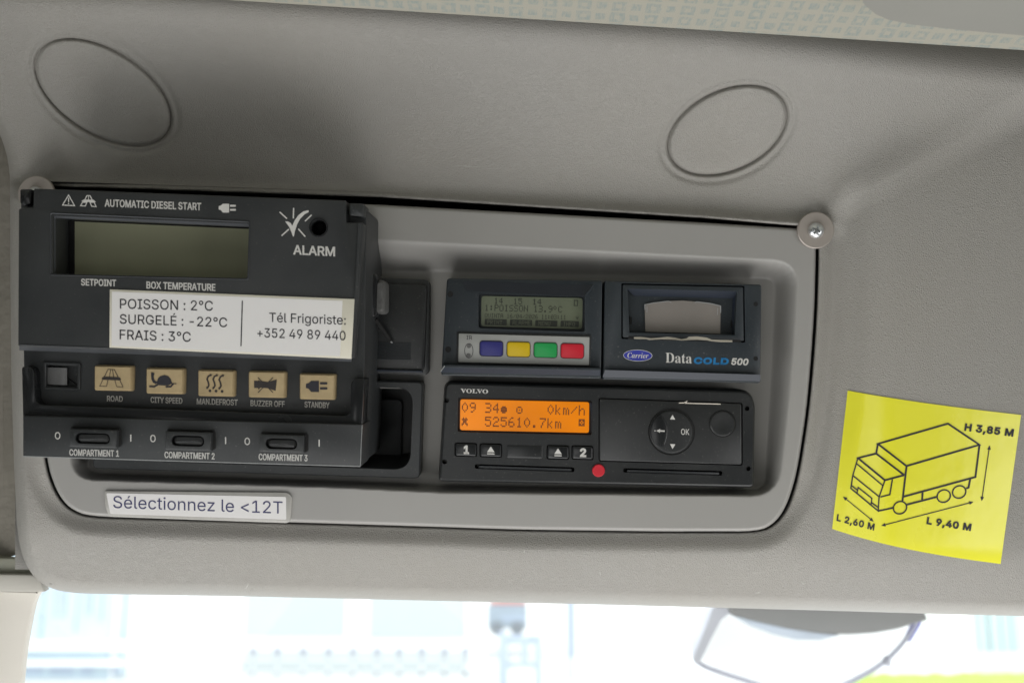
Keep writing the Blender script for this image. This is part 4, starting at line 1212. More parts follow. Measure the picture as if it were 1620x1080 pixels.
# white lettering and pictograms printed on the controller
mb = MB()
T_ = DL + 0.12
text(mb, 'i', 'AUTOMATIC DIESEL START', (166, 326.5), (318, 332.5), 11, T_, 16)
mb.build('lettering', M['ink_white'], ctl, normals=False)
mb = MB()
text(mb, 'i', 'SETPOINT', (128.5, 451), (183.5, 452.8), 10, T_, 18)
text(mb, 'i', 'BOX TEMPERATURE', (232, 456), (340.5, 460), 10.6, T_, 18)
mb.build('display_captions', M['ink_white'], ctl, normals=False)
mb = MB()
text(mb, 'i', 'ALARM', (464.5, 402), (529.5, 405), 14, T_, 20)
mb.build('alarm_caption', M['ink_white'], ctl, normals=False)
mb = MB()
stroke(mb, [(108.5, 308.5), (118, 325.5), (99, 324.5)], 1.5, T_, closed=True)
rect(mb, 107.7, 313, 109.3, 320, T_)
rect(mb, 107.7, 321.3, 109.3, 323.2, T_)
mb.build('warning_sign', M['ink_white'], ctl, normals=False)
mb = MB()
for pl in ([(137.5, 309.5), (134, 316.5), (146, 316.8), (142.5, 309.6)], ):
    stroke(mb, pl, 1.4, T_, closed=True)
stroke(mb, [(140, 310), (140, 316)], 1.1, T_)
poly_sheet(mb, [(128.5, 318.5), (132.5, 315.8), (148, 316.2), (152, 319.8), (148, 320), (132, 319.2)], T_ + 0.05)
stroke(mb, [(130.5, 320), (127.5, 325.5), (135, 326), (137.5, 320)], 1.4, T_, closed=True)
stroke(mb, [(142.5, 320), (145, 326.4), (152, 327), (149, 320)], 1.4, T_, closed=True)
mb.build('road_sign', M['ink_white'], ctl, normals=False)
mb = MB()
plug(mb, 346, 329, 0.82, T_)
mb.build('plug_sign', M['ink_white'], ctl, normals=False)
mb = MB()
ck = [(451, 350), (455.5, 350.5), (459.5, 352.5), (462.5, 357), (466, 349), (472, 340.5), (480, 334.5), (488, 332.5), (488.5, 335.5),
      (482, 339), (475, 346), (470, 355), (466.5, 366), (465, 374), (463.5, 374), (461, 367), (457.5, 359)]
poly_sheet(mb, ck, T_)
for a, b in (((442.5, 335.5), (454, 346)), ((464.5, 329), (464, 345.5)), ((493, 340), (482.5, 350)), ((457, 362.5), (445.5, 373)), ((472, 362), (483, 374.5))):
    stroke(mb, [a, b], 2.0, T_)
mb.build('alarm_sign', M['ink_white'], ctl, normals=False)
mb = MB()
TB = DB + 0.12
for s_, a, b, h in (('ROAD', (169.5, 634.3), (194, 635), 8.4), ('CITY SPEED', (238.5, 636.5), (288.3, 638.2), 8.8), ('MAN.DEFROST', (311.5, 639), (375.7, 640.8), 8.8),
                    ('BUZZER OFF', (396.5, 641.7), (450.3, 643.3), 8.8), ('STANDBY', (482, 643.8), (521, 645.3), 8.8)):
    text(mb, 'i', s_, a, b, h, TB, 16)
mb.build('button_captions', M['ink_white'], ctl, normals=False)
mb = MB()
TS = 59.12
for s_, a, b in (('COMPARTMENT 1', (110, 720), (188, 721.8)), ('COMPARTMENT 2', (260.5, 723.8), (339.3, 726)), ('COMPARTMENT 3', (409.5, 727), (486.3, 729))):
    text(mb, 'i', s_, a, b, 9.6, TS, 16)
for x, y in ((87, 694.2), (237.8, 698.6), (387, 703.2)):
    text(mb, 'i', 'O', (x, y), (x + 8.3, y + 0.2), 11, TS, 8)
for x, y in ((206, 698), (356, 702), (504, 706)):
    rect(mb, x, y - 11, x + 1.8, y, TS)
mb.build('switch_captions', M['ink_white'], ctl, normals=False)
# release knob and rod on the right side
block('side_latch', rpoly([(578, 436), (592, 430), (598, 440), (596, 500), (587, 503), (577, 492)], 6, 4), -10, 20, M['gloss'], ctl, 3)
mb = MB()
loft(mb, rpoly([(592, 442), (609, 442), (609, 496), (590, 496)], [8, 8, 8, 8], 5), 20, [(0, 0), (0, 14), (2, 18), (5.5, 20)])
mb.build('release_knob', M['scraped'], ctl)
mb = MB()
a, b = Vector(P(594, 505, 6)), Vector(P(619, 541, -2))
dirv = (b - a).normalized()
sx_ = dirv.cross(Vector((0, 1, 0))).normalized()
sy_ = dirv.cross(sx_)
ring = [sx_ * math.cos(t) * 0.0013 + sy_ * math.sin(t) * 0.0013 for t in (k * math.pi / 4 for k in range(8))]
mb.add([a + r for r in ring] + [b + r for r in ring], [(i, (i + 1) % 8, 8 + (i + 1) % 8, 8 + i) for i in range(8)] + [tuple(range(8)), tuple(range(8, 16))])
mb.build('rod', M['hole'], ctl)
mb = MB()
loft(mb, circle(619, 541, 1.8, n=10), 0, [(0, -3), (0.4, 0.4)])
mb.build('rod_tip', M['scuff'], ctl)

# paper label stuck on the lid
lab = thing('paper_label', 'white paper label with POISSON, SURGELÉ and FRAIS temperatures on the controller lid', 'label', P(365, 513, DL))
DLb = DL + 0.75
block('tape_edge', [(173.5, 457.5), (561, 473), (556, 567.5), (173, 549.5)], DL - 0.2, DLb - 0.1, M['tape'], lab, 0.4)
mb = MB()
poly_sheet(mb, [(177, 461), (542, 475.8), (538, 563.5), (176.5, 547)], DLb + 0.02)
mb.build('paper', M['paper'], lab)
mb = MB()
Tl = DLb + 0.12
text(mb, 'i', 'POISSON : 2°C', (189.7, 488), (336.8, 491.5), 15.3, Tl, 2)
text(mb, 'i', 'SURGELÉ : -22°C', (189.5, 511.8), (359.3, 517.5), 14.8, Tl, 2)
text(mb, 'i', 'FRAIS : 3°C', (189.3, 536.6), (301.7, 540.6), 15.2, Tl, 2)
text(mb, 'i', 'Tél Frigoriste:', (426, 509), (547, 513.6), 14.4, Tl, 2)
text(mb, 'i', '+352 49 89 440', (407, 533.2), (546.6, 538.2), 14.4, Tl, 2)
stroke(mb, [(383.4, 475.5), (381.2, 547.5)], 1.8, Tl)
mb.build('lettering', M['ink_black'], lab, normals=False)

# laminated label below
lam = thing('laminated_label', 'small laminated label reading Sélectionnez le <12T below the controller', 'label', P(312, 800, 0))
o = block('laminate', rpoly([(165, 776), (456, 778.5), (462, 786), (459, 824), (454, 827), (172, 817), (166, 800)], [4, 6, 3, 4, 3, 5, 6], 3), -0.4, 1.2, M['lam'], lam, 1.0)
mb = MB()
poly_sheet(mb, rpoly([(168, 779.5), (452.5, 785.5), (453, 821.5), (174.5, 812.5)], 2, 2), 1.32)
mb.build('paper', M['paper'], lam)
mb = MB()
text(mb, 'i', 'Sélectionnez le <12T', (179, 803), (447, 812), 19, 1.42, 0)
mb.build('lettering', M['ink_blue'], lam, normals=False)

# ------------------------------------------------------------------ temperature recorder with printer
rec = thing('temperature_recorder', 'blue-black temperature recorder with coloured keys and a small printer', 'recorder', P(950, 520, -20))
DR = 4.0
o = block('display_unit', rpoly([(707, 440), (953, 444), (951, 599), (698, 594)], [5, 2, 3, 3], 3), -40, DR, M['black2'], rec, 2)
scr = rpoly([(757, 464), (925, 469), (925, 525), (757, 519)], 4, 3)
cut(o, rec, [cutter(scr, DR, -1, 8)])
o2 = block('printer_unit', rpoly([(957, 444), (1205, 450), (1203, 606), (954, 600)], [2, 4, 4, 2], 3), -40, DR, M['black2'], rec, 2)
cut(o2, rec, [cutter(rpoly([(983, 448), (1178, 452), (1179, 542), (983, 536)], 2, 2), DR, -9, 8)])


def wedge(name, quad_out, quad_in, d_out, d_in, material, parent):
    """sloping strip between an outer and an inner edge"""
    mb = MB()
    n = len(quad_out)
    mb.add([P(x, y, d_out) for x, y in quad_out] + [P(x, y, d_in) for x, y in quad_in],
           [(i, i + 1, n + i + 1, n + i) for i in range(n - 1)])
    return mb.build(name, material, parent)


wedge('upper_bevel', [(731, 444.5), (938, 451)], [(737, 460), (924, 469)], DR + 0.2, DR + 4.5, M['navy'], rec)
wedge('bevel_side', [(938, 451), (924, 469)], [(939, 452.5), (926, 472)], DR + 4.4, DR + 0.3, M['black2'], rec)
wedge('lower_bevel', [(703, 578.5), (950, 584)], [(697, 589), (949.5, 594)], DR + 5.5, DR + 1.2, M['navy'], rec)
block('lower_rail', [(700, 576.5), (950.5, 582), (950, 586), (699, 581)], DR - 1, DR + 5.4, M['black2'], rec, 0.6)
mb = MB()
stroke(mb, [(697.3, 587.5), (703.5, 578.5)], 1.6, DR + 5.7)
mb.build('worn_edge', M['scuff'], rec)
wedge('lower_bevel', [(957, 585), (1203, 592.5)], [(953.5, 596.5), (1203, 603)], DR + 3.0, DR + 0.8, M['navy'], rec)
mb = MB()
loft(mb, rpoly([(761, 467.5), (922.5, 471), (921.5, 521), (760.5, 516.5)], 5, 3), 0, [(0, -2), (0.6, 0)])
scr_o = mb.build('screen', M['lcd2'], rec)

F57 = {
    '0': '01110 10001 10011 10101 11001 10001 01110', '1': '00100 01100 00100 00100 00100 00100 01110', '2': '01110 10001 00001 00110 01000 10000 11111',
    '3': '11110 00001 00001 01110 00001 00001 11110', '4': '00010 00110 01010 10010 11111 00010 00010', '5': '11111 10000 11110 00001 00001 10001 01110',
    '6': '00110 01000 10000 11110 10001 10001 01110', '7': '11111 00001 00010 00100 00100 01000 01000', '8': '01110 10001 10001 01110 10001 10001 01110',
    '9': '01110 10001 10001 01111 00001 00010 01100', ':': '00000 01100 01100 00000 01100 01100 00000', '.': '00000 00000 00000 00000 00000 01100 01100',
    '/': '00000 00001 00010 00100 01000 10000 00000', 'P': '11110 10001 10001 11110 10000 10000 10000', 'O': '01110 10001 10001 10001 10001 10001 01110',
    'I': '01110 00100 00100 00100 00100 00100 01110', 'S': '01111 10000 10000 01110 00001 00001 11110', 'N': '10001 10001 11001 10101 10011 10001 10001',
    'C': '01110 10001 10000 10000 10000 10001 01110', 'Q': '01110 10001 10001 10001 10101 10010 01101', 'U': '10001 10001 10001 10001 10001 10001 01110',
    'T': '11111 00100 00100 00100 00100 00100 00100', 'A': '01110 10001 10001 11111 10001 10001 10001', 'R': '11110 10001 10001 11110 10100 10010 10001',
    'L': '10000 10000 10000 10000 10000 10000 11111', 'M': '10001 11011 10101 10101 10001 10001 10001', 'E': '11111 10000 10000 11110 10000 10000 11111',
    'F': '11111 10000 10000 11110 10000 10000 10000', '°': '01100 10010 10010 01100 00000 00000 00000', '@': '11111 10001 10001 10001 10001 10001 11111',
    'D': '00100 01010 10001 10001 10001 01010 00100', 'k': '10000 10000 10010 10100 11000 10100 10010', 'm': '00000 00000 11010 10101 10101 10101 10101',
    'h': '10000 10000 10110 11001 10001 10001 10001', '*': '00000 00000 01110 11111 11111 11111 01110', 'o': '00000 00000 01110 10001 10101 10001 01110',
    '%': '00000 01110 10001 10101 10001 01110 00000', 'x': '00000 01010 11111 01110 01110 11011 10001', 'b': '11111 11011 10101 11011 11111 00000 00000',
    'w': '00000 10101 10101 01110 01110 00100 00000',
}


def dots(mb, s, x, y, pitch, cw, ch, d, sl=0.028, lean=-0.03, gap=0.12):
    """dot-matrix row: top-left pixel (x, y), cell pitch, character size"""
    pw, ph = cw / 5, ch / 7
    for i, c in enumerate(s):
        if c == ' ':
            continue
        for r, row in enumerate(F57[c].split()):
            for k, bit in enumerate(row):
                if bit == '1':
                    xx = x + i * pitch + k * pw + lean * r * ph
                    yy = y + r * ph + sl * (i * pitch + k * pw)
                    rect(mb, xx + pw * gap / 2, yy + ph * gap / 2, xx + pw * (1 - gap / 2), yy + ph * (1 - gap / 2), d, sl)


mb = MB()
dl_ = 0.12
dots(mb, '14  15  14', 782, 471, 7.6, 6.2, 9.5, dl_, 0.024)
dots(mb, '1:POISSON 13.9°C', 767, 481.6, 7.75, 6.4, 10.2, dl_, 0.022)
dots(mb, 'QUINTA 16/04/2026 11:03:11', 767, 495.5, 4.98, 4.2, 7, dl_, 0.022)
dots(mb, 'w', 911, 500, 5, 4.6, 6, dl_)
dots(mb, '@', 908, 474.5, 7, 6.5, 9.5, dl_)
for x in (767, 807, 847, 887):
    y = 504.2 + (x - 767) * 0.024
    w = 35 if x < 887 else 29
    poly_sheet(mb, rpoly([(x, y), (x + w, y + 0.9), (x + w - 0.4, y + 10.4), (x - 0.4, y + 9.6)], 1, 2), 0.08)
mb.build('screen_text', M['lcd_ink'], scr_o, normals=False)
mb = MB()
for s_, x in (('PRINT', 771), ('ALARME', 811), ('MENU', 852), ('INFO', 891)):
    dots(mb, s_, x, 506 + (x - 767) * 0.024, 4.9, 4.0, 6.8, 0.16, 0.024)
mb.build('soft_key_text', M['lcd2'], scr_o, normals=False)

block('plate_frame', rpoly([(723, 525), (935, 530), (934, 580), (722, 575)], 2, 2), DR - 1, DR + 0.7, M['tacho'], rec, 0.7)
plate = block('key_plate', rpoly([(726, 527.5), (932.5, 533), (931.7, 577.5), (725, 572.5)], 1, 2), DR - 1, DR + 1.0, M['plate'], rec, 0.4)
for (x0, y0, x1, y1), mm, nm in (((759, 538.7, 796, 563.7), 'k_blue', 'blue'), ((802, 540, 839, 564.9), 'k_yellow', 'yellow'),
                                 ((844.7, 541.3, 881.7, 566), 'k_green', 'green'), ((887.2, 542.6, 924, 567.2), 'k_red', 'red')):
    sl = 0.9
    mb = MB()
    pl = rpoly([(x0, y0), (x1, y0 + sl), (x1 - 0.3, y1), (x0 - 0.3, y1 - sl)], 5, 4)
    loft(mb, inset(pl, -0.8), DR + 1.1, [(0, DR), (0.3, DR + 1.15)])
    mb.build('key_outline', M['ink_black'], plate)
    mb = MB()
    loft(mb, inset(pl, 0.4), DR + 1.9, [(0, DR), (0, DR + 1.4), (1, DR + 1.8), (3, DR + 2.0)])
    mb.build('key', M[mm], rec, label=nm + ' key')
mb = MB()
text(mb, 'i', 'IR', (738, 536.9), (746.8, 537.2), 6.4, DR + 1.12, 0)
stroke(mb, circle(741.7, 554.7, 6.6, 11.4, 26), 0.8, DR + 1.12, closed=True)
mb.build('lettering', M['ink_black'], plate, normals=False)
mb = MB()
poly_sheet(mb, circle(741.7, 547.2, 3.4, n=16), DR + 1.12)
poly_sheet(mb, circle(741.2, 562.0, 3.6, n=16), DR + 1.12)
mb.build('infrared_eye', M['scraped'], plate)
for x, y, r in ((712.3, 465.3, 4.6), (709, 552.5, 4.8), (1195.6, 481, 3.6), (1195.6, 567, 3.6)):
    mb = MB()
    loft(mb, circle(x, y, r, n=16), DR + 0.1, [(0, DR - 1), (0, DR + 0.1)])
    mb.build('screw_hole', M['hole'], rec)

# printer door
door = block('printer_door', rpoly([(985, 450), (1176, 454), (1177, 539.5), (985, 533.5)], 2, 2), -8, DR - 0.6, M['black2'], rec, 1)
cut(door, rec, [cutter([(992, 456), (1167, 460), (1163, 531), (995, 527)], DR - 0.6, -3, 8, taper=2)])
wedge('door_bevel', [(991, 456), (1168, 460), (1164, 530)], [(1003, 468), (1159, 472), (1157, 530)], DR - 0.8, -2.4, M['navy'], door)
arch = [(1020, 482), (1034, 479), (1058, 476.2), (1080, 475.2), (1102, 477.2), (1124, 480), (1140, 484), (1139.5, 528), (1021, 524.5)]
mb = MB()
loft(mb, arch, -1.8, [(0, -3), (0, -1.8)])
mb.build('paper_window', M['film'], door)
mb = MB()
stroke(mb, [(1020.5, 490), (1020, 482), (1034, 479), (1058, 476.2), (1062, 478.5)], 1.2, -1.6)
stroke(mb, [(1099, 478.8), (1102, 477.2), (1124, 480), (1140, 484), (1140, 495)], 1.4, -1.6)
stroke(mb, [(1023.5, 484), (1023.5, 494)], 1.0, -1.6)
stroke(mb, [(1135.5, 487), (1135, 498)], 0.9, -1.6)
mb.build('window_edge', M['scuff'], door)
for x, y in ((998, 507), (1158.5, 513)):
    mb = MB()
    loft(mb, rpoly([(x - 2, y - 6), (x + 2, y - 6), (x + 2, y + 6), (x - 2, y + 6)], 1, 2), -2, [(0, -3), (0.3, -1.7)])
    mb.build('catch', M['hole'], door)
mb = MB()       # paper slot and torn strip
loft(mb, [(994, 532.5), (1172, 538), (1172, 542), (994, 536.5)], DR + 0.1, [(0, DR - 4), (0.2, DR + 0.1)])
mb.build('paper_slot', M['hole'], rec)
up_ = [(1003, 533), (1012, 532.8), (1022, 533.8), (1030, 535), (1045, 533.8), (1056, 532.6), (1068, 534), (1078, 536.2), (1086, 535), (1090, 532.4),
       (1103, 532), (1118, 533.8), (1126, 537), (1140, 537.6), (1158.5, 538)]
dn_ = [(1003, 535.9), (1012, 536.4), (1022, 536.3), (1027, 537.6), (1045, 536.6), (1056, 536.8), (1068, 537.2), (1078, 538.6), (1086, 538.2), (1090, 537.6),
       (1103, 537.2), (1118, 538.2), (1126, 539.8), (1140, 541), (1158.5, 541.2)]
mb = MB()
n = len(up_)
off = [random.uniform(0.4, 2.2) for _ in range(n)]
vs = [P(x, y, DR + 0.2) for x, y in up_] + [P(x, y, DR + 0.5 + o_) for (x, y), o_ in zip(dn_, off)]
mb.add(vs, [(i, i + 1, n + i + 1, n + i) for i in range(n - 1)])
mb.build('torn_paper', M['torn'], rec)
# marks
mb = MB()
poly_sheet(mb, circle(1009, 562.2, 23, 9.2, 36, 0.02), DR + 0.1)
lg = mb.build('oval_badge', M['logo_blue'], rec)
mb = MB()
stroke(mb, circle(1009, 562.2, 22.6, 8.8, 36, 0.02), 0.7, DR + 0.16, closed=True)
text(mb, 't', 'Carrier', (992.5, 565.6), (1026, 566.6), 8.2, DR + 0.16, 0)
mb.build('badge_lettering', M['ink_white'], lg, normals=False)
mb = MB()
text(mb, 's', 'Data', (1053, 573.2), (1094.5, 574.6), 15.4, DR + 0.14, 0)
mb.build('lettering', M['ink_white'], rec, normals=False)
mb = MB()
text(mb, 'i', '500', (1157, 576.4), (1182.5, 577.3), 9.6, DR + 0.14, 34, slant=0.2)
mb.build('lettering', M['ink_white'], rec, normals=False)
mb = MB()
text(mb, 'i', 'COLD', (1098, 574.6), (1151.5, 576), 9.0, DR + 0.14, 52, track=40, slant=0.12)
mb.build('blue_lettering', M['logo_cyan'], rec, normals=False)

# ------------------------------------------------------------------ tachograph
tac = thing('tachograph', 'black tachograph with a lit orange display, below the temperature recorder', 'tachograph', P(945, 690, -20))
DT = 2.0
body = rpoly([(704, 604), (1187, 618), (1196, 640), (1194, 771), (694, 761)], [10, 14, 8, 8, 6], 4)
mb = MB()
loft(mb, body, DT, [(0, -45), (-1.5, DT - 5), (1.5, DT - 0.8), (4, DT)])
o = mb.build('body', M['tacho'], tac)
cs = [cutter(rpoly([(725, 628), (937, 633), (936, 688), (724, 683)], 3, 2), DT, -1.5, 6),
      cutter(rpoly([(751, 733.5), (909, 738.8), (908.5, 746.5), (751, 741)], 3, 3), DT, -6, 6),
      cutter(rpoly([(986, 740), (1143, 744.5), (1143, 752), (986, 747)], 3, 3), DT, -6, 6),
      cutter(rpoly([(947, 629), (1175, 637), (1175, 736), (947, 729.5)], 3, 2), DT, -3, 6)]
for x0, y0, x1, y1 in ((719, 699.5, 755, 722.5), (758.5, 700.5, 794.5, 723.7), (864.5, 703.2, 901, 727), (904, 703.8, 939, 727.5)):
    cs.append(cutter(rpoly([(x0, y0), (x1, y0 + 1), (x1, y1), (x0, y1 - 1)], 3, 2), DT, -2, 6))
for x, y, r in ((706.8, 633.3, 3.8), (703.5, 730, 4), (1182, 646, 3.8), (1184, 741, 3.8)):
    cs.append(cutter(circle(x, y, r, n=14), DT, -4, 6))
cut(o, tac, cs)
mb = MB()
loft(mb, rpoly([(728, 631.5), (932.5, 636), (932, 684.8), (727.5, 680.3)], 3.5, 3), 0.6, [(0, -1), (0.5, 0.6)])
ts = mb.build('screen', M['orange'], tac)
mb = MB()
stroke(mb, [(934.5, 637), (937, 660), (936.5, 683)], 3, 0.9)
mb.build('screen_frame', M['navy'], tac)
mb = MB()
F57['0d'] = F57['D']
dots(mb, 'D9 34* o   Dkm/h', 730.8, 636, 12.33, 9.8, 15.8, 0.75, 0.026, gap=0.08)
dots(mb, 'x  52561D.7km  b', 730.5, 657.6, 12.33, 9.8, 15.8, 0.75, 0.026, gap=0.08)
mb.build('screen_text', M['orange_ink'], ts, normals=False)
wl = MB()
text(wl, 's', 'VOLVO', (729, 620.8), (772, 622.2), 6.2, DT + 0.12, 10)
wl.build('lettering', M['ink_white'], tac, normals=False)
for x0, y0, x1, y1, kind in ((720.5, 700.8, 753.8, 721.5, '1'), (759.8, 701.8, 793.2, 722.7, 'e'), (801, 703, 859, 725.4, ''), (866, 704.4, 899.7, 726, 'e'), (905.2, 705, 937.8, 726.4, '2')):
    mb = MB()
    pl = rpoly([(x0, y0), (x1, y0 + 1), (x1, y1), (x0, y1 - 1)], 3, 3)
    top_d = DT + 1.0 if kind else DT + 0.35
    loft(mb, pl, top_d, [(0, -2), (0, top_d - 0.9), (0.8, top_d - 0.25), (2.4, top_d)])
    kb = mb.build('button' if kind else 'blank_cover', M['gloss'] if kind else M['tacho'], tac)
    if kind:
        mb = MB()
        cx, cy = (x0 + x1) / 2 + (1 if kind != 'e' else 0), (y0 + y1) / 2
        if kind == 'e':
            poly_sheet(mb, [(cx, cy - 6.5), (cx + 6, cy + 2.8), (cx - 6, cy + 2.5)], top_d + 0.1)
            rect(mb, cx - 5.8, cy + 4.2, cx + 5.8, cy + 6.0, top_d + 0.1, 0.03)
        else:
            text(mb, 'i', kind, (cx - (3.6 if kind == '1' else 4), cy + 5.8), (cx + (3 if kind == '1' else 4), cy + 6), 12, top_d + 0.1, 42)
        mb.build('symbol', M['ink_white'], kb, normals=False)
drawer = block('printer_drawer', rpoly([(948.5, 630.5), (1173, 638.3), (1173.5, 734.5), (948.5, 728.2)], 3, 3), -4, DT + 0.8, M['tacho'], tac, 1.5)
mb = MB()
dc = (1062.4, 682.6)
loft(mb, circle(dc[0], dc[1], 37.5, n=48), DT + 0.9, [(0, DT), (0.4, DT + 1.1), (2.2, DT + 0.9), (3.4, DT + 0.2)], cap_front=False)
mb.build('dial_ring', M['hole'], drawer)
mb = MB()
loft(mb, circle(dc[0], dc[1], 34, n=48), DT + 2.2, [(0, DT), (0, DT + 1.4), (1.5, DT + 2.0), (4, DT + 2.2)])
dial = mb.build('dial_pad', M['tacho'], drawer)
arc = [(dc[0] + 33.4 * math.cos(a), dc[1] + 33.4 * math.sin(a)) for a in np.linspace(math.radians(133), math.radians(238), 14)]
arc2 = [(dc[0] - 52 + 46 * math.cos(a), dc[1] + 0.5 + 46 * math.sin(a)) for a in np.linspace(math.radians(-31), math.radians(30), 10)]
mb = MB()
loft(mb, [(x, y) for x, y in arc + arc2], DT + 2.6, [(0, DT + 1), (0.5, DT + 2.4), (3, DT + 2.7)])
mb.build('back_button', M['gloss'], dial)
mb = MB()
Td = DT + 2.35
poly_sheet(mb, [(1064, 655.8), (1068.3, 663.4), (1060, 663)], Td)
poly_sheet(mb, [(1060, 702), (1068.5, 702.3), (1064, 710)], Td)
text(mb, 'i', 'OK', (1077.5, 687), (1090.3, 687.6), 9, Td, 6)
Tb = DT + 2.85
stroke(mb, [(1042, 681.2), (1051.5, 681.6)], 2.2, Tb)
poly_sheet(mb, [(1038.5, 681), (1044.5, 678.2), (1044, 684.2)], Tb)
rect(mb, 1035.5, 680.3, 1037, 681.8, Tb)
mb.build('symbol', M['ink_white'], dial, normals=False)
mb = MB()
rb = (1143.5, 669.8)
loft(mb, circle(rb[0], rb[1], 22, n=40), DT + 1.0, [(0, DT), (0.5, DT + 1.05)])
mb.build('button_ring', M['hole'], drawer)
mb = MB()
loft(mb, circle(rb[0], rb[1], 20, n=40), DT + 2.0, [(0, DT), (0, DT + 1.2), (1.5, DT + 1.8), (4, DT + 1.9), (10, DT + 1.5)])
mb.build('release_button', M['tacho'], drawer)
for q in ([(757, 736.2), (904, 741.2), (904, 745.6), (757, 740.6)], [(992, 742.8), (1138, 747), (1138, 751.2), (992, 747)]):
    block('card_slot_edge', rpoly(q, 1, 2), -6, 0.9, M['edge'], tac, 0.7)
mb = MB()
loft(mb, circle(947, 744, 10, n=30), DT + 1.2, [(0, DT - 1), (0, DT + 0.8), (1, DT + 1.2)])
mb.build('red_seal', M['red_seal'], tac)
mb = MB()
stroke(mb, [(1074, 637.2), (1082, 637), (1087, 634), (1084.5, 637.5), (1110, 638.2), (1140, 639)], 1.3, DT + 1.0)
mb.build('tape_scrap', M['torn'], drawer)

# ------------------------------------------------------------------ yellow dimension sticker on the right flank
def flank_pt(x, y, lift):
    d = float(console_d(np.array([x]), np.array([y]))[0]) + lift
    return P(x, y, d)


# sticker frame: u along its top edge, v down its left edge (0..1), slightly bowed along the curved flank
def st_px(u, v):
    tl, tr, br, bl = Vector((1341, 617.5)), Vector((1615.5, 656)), Vector((1583, 891.5)), Vector((1316.5, 836))
    p = tl * (1 - u) * (1 - v) + tr * u * (1 - v) + br * u * v + bl * (1 - u) * v
    p.y += (5 + 9 * v) * 4 * u * (1 - u) * 0.5 * (1.25 - 0.5 * u)
    return p


def st_surface(mb, nu, nv, lift, bevel=0.0):
    idx = {}
    U_, V_ = np.meshgrid(np.linspace(0, 1, nu), np.linspace(0, 1, nv))
    pts = [st_px(u, v) for u, v in zip(U_.ravel(), V_.ravel())]
    dd = console_d(np.array([p.x for p in pts]), np.array([p.y for p in pts]))
    vs = [P(p.x, p.y, d + lift) for p, d in zip(pts, dd)]
    vb = [P(p.x, p.y, d - 0.4) for p, d in zip(pts, dd)]
    fs = [(j * nu + i, j * nu + i + 1, (j + 1) * nu + i + 1, (j + 1) * nu + i) for j in range(nv - 1) for i in range(nu - 1)]
    N_ = len(vs)
    ring = [i for i in range(nu)] + [j * nu + nu - 1 for j in range(1, nv)] + [(nv - 1) * nu + i for i in range(nu - 2, -1, -1)] + [j * nu for j in range(nv - 2, 0, -1)]
    fs += [(ring[i], ring[(i + 1) % len(ring)], N_ + ring[(i + 1) % len(ring)], N_ + ring[i]) for i in range(len(ring))]
    mb.add(vs + vb, fs)


stk = thing('dimension_sticker', 'yellow sticker with a truck outline and its measurements on the right flank', 'sticker', flank_pt(1465, 760, 0))
mb = MB()
st_surface(mb, 111, 95, 0.45)
sheet = mb.build('sheet', M['yellow'], stk)
ink = MB()
_pts_x = np.linspace(1300, 1620, 129)
_pts_y = np.linspace(600, 920, 129)
_GX, _GY = np.meshgrid(_pts_x, _pts_y)
_GD = console_d(_GX.ravel(), _GY.ravel()).reshape(129, 129)


def ink_pt(x, y, extra=0.0):
    fx, fy = (x - 1300) / 2.5, (y - 600) / 2.5
    i, j = int(max(0, min(127, fx))), int(max(0, min(127, fy)))
    a, b = fx - i, fy - j
    d = _GD[j, i] * (1 - a) * (1 - b) + _GD[j, i + 1] * a * (1 - b) + _GD[j + 1, i] * (1 - a) * b + _GD[j + 1, i + 1] * a * b
    return P(x, y, d + 0.7 + extra)


def istroke(pts, w, closed=False):
    m = MB()
    fine = []
    seq = list(pts) + ([pts[0]] if closed else [])
    for a, b in zip(seq[:-1], seq[1:]):
        k = max(1, int(math.dist(a, b) / 14))
        fine += [(a[0] + (b[0] - a[0]) * t / k, a[1] + (b[1] - a[1]) * t / k) for t in range(k)]
    if not closed:
        fine.append(seq[-1])
    stroke(m, fine, w, 0, closed)
    k = 1000 / S
    ink.add([ink_pt(v[0] * k + 810, 540 - v[2] * k) for v in m.v], m.f)


def z(cx, cy, top):     # crop pixel -> photo pixel
    return (1290 + cx / 4.909, top + cy / 4.909)


A = lambda x, y: z(x, y, 600)
B = lambda x, y: z(x, y, 720)
W1 = 2.9
istroke([A(485, 500), A(1030, 343), A(1275, 507), A(708, 672)], W1, True)
istroke([A(1275, 507), A(1243, 757), A(683, 910)], W1)
istroke([A(708, 672), A(676, 945)], W1)
istroke([A(485, 500), A(472, 575), A(690, 742)], W1)
istroke([A(472, 575), A(330, 610), A(540, 782), A(690, 742)], W1)
istroke([A(330, 610), A(290, 745), A(275, 845), A(487, 1020), A(495, 910), A(540, 782)], 2.2)
istroke([A(322, 655), A(522, 822)], 2.0)
istroke([A(290, 745), A(497, 912)], 2.0)
istroke([A(277, 820), A(325, 858)], 2.0)
istroke([A(322, 888), A(332, 838), A(438, 922), A(432, 975)], 2.0)
istroke([A(436, 955), A(490, 995)], 2.0)
istroke([A(598, 775), A(578, 893), A(505, 912)], 2.2)
istroke([A(487, 1020), A(605, 995)], W1)
istroke([A(708, 972), A(940, 912)], W1)
istroke([A(833, 877), A(828, 945)], W1)
istroke([A(1203, 770), A(1190, 838), A(1172, 846)], W1)
for c in (A(657, 995), A(997, 905), A(1117, 873)):
    istroke(circle(c[0], c[1], 10.8, 9.6, 24, -0.5), 2.2, True)


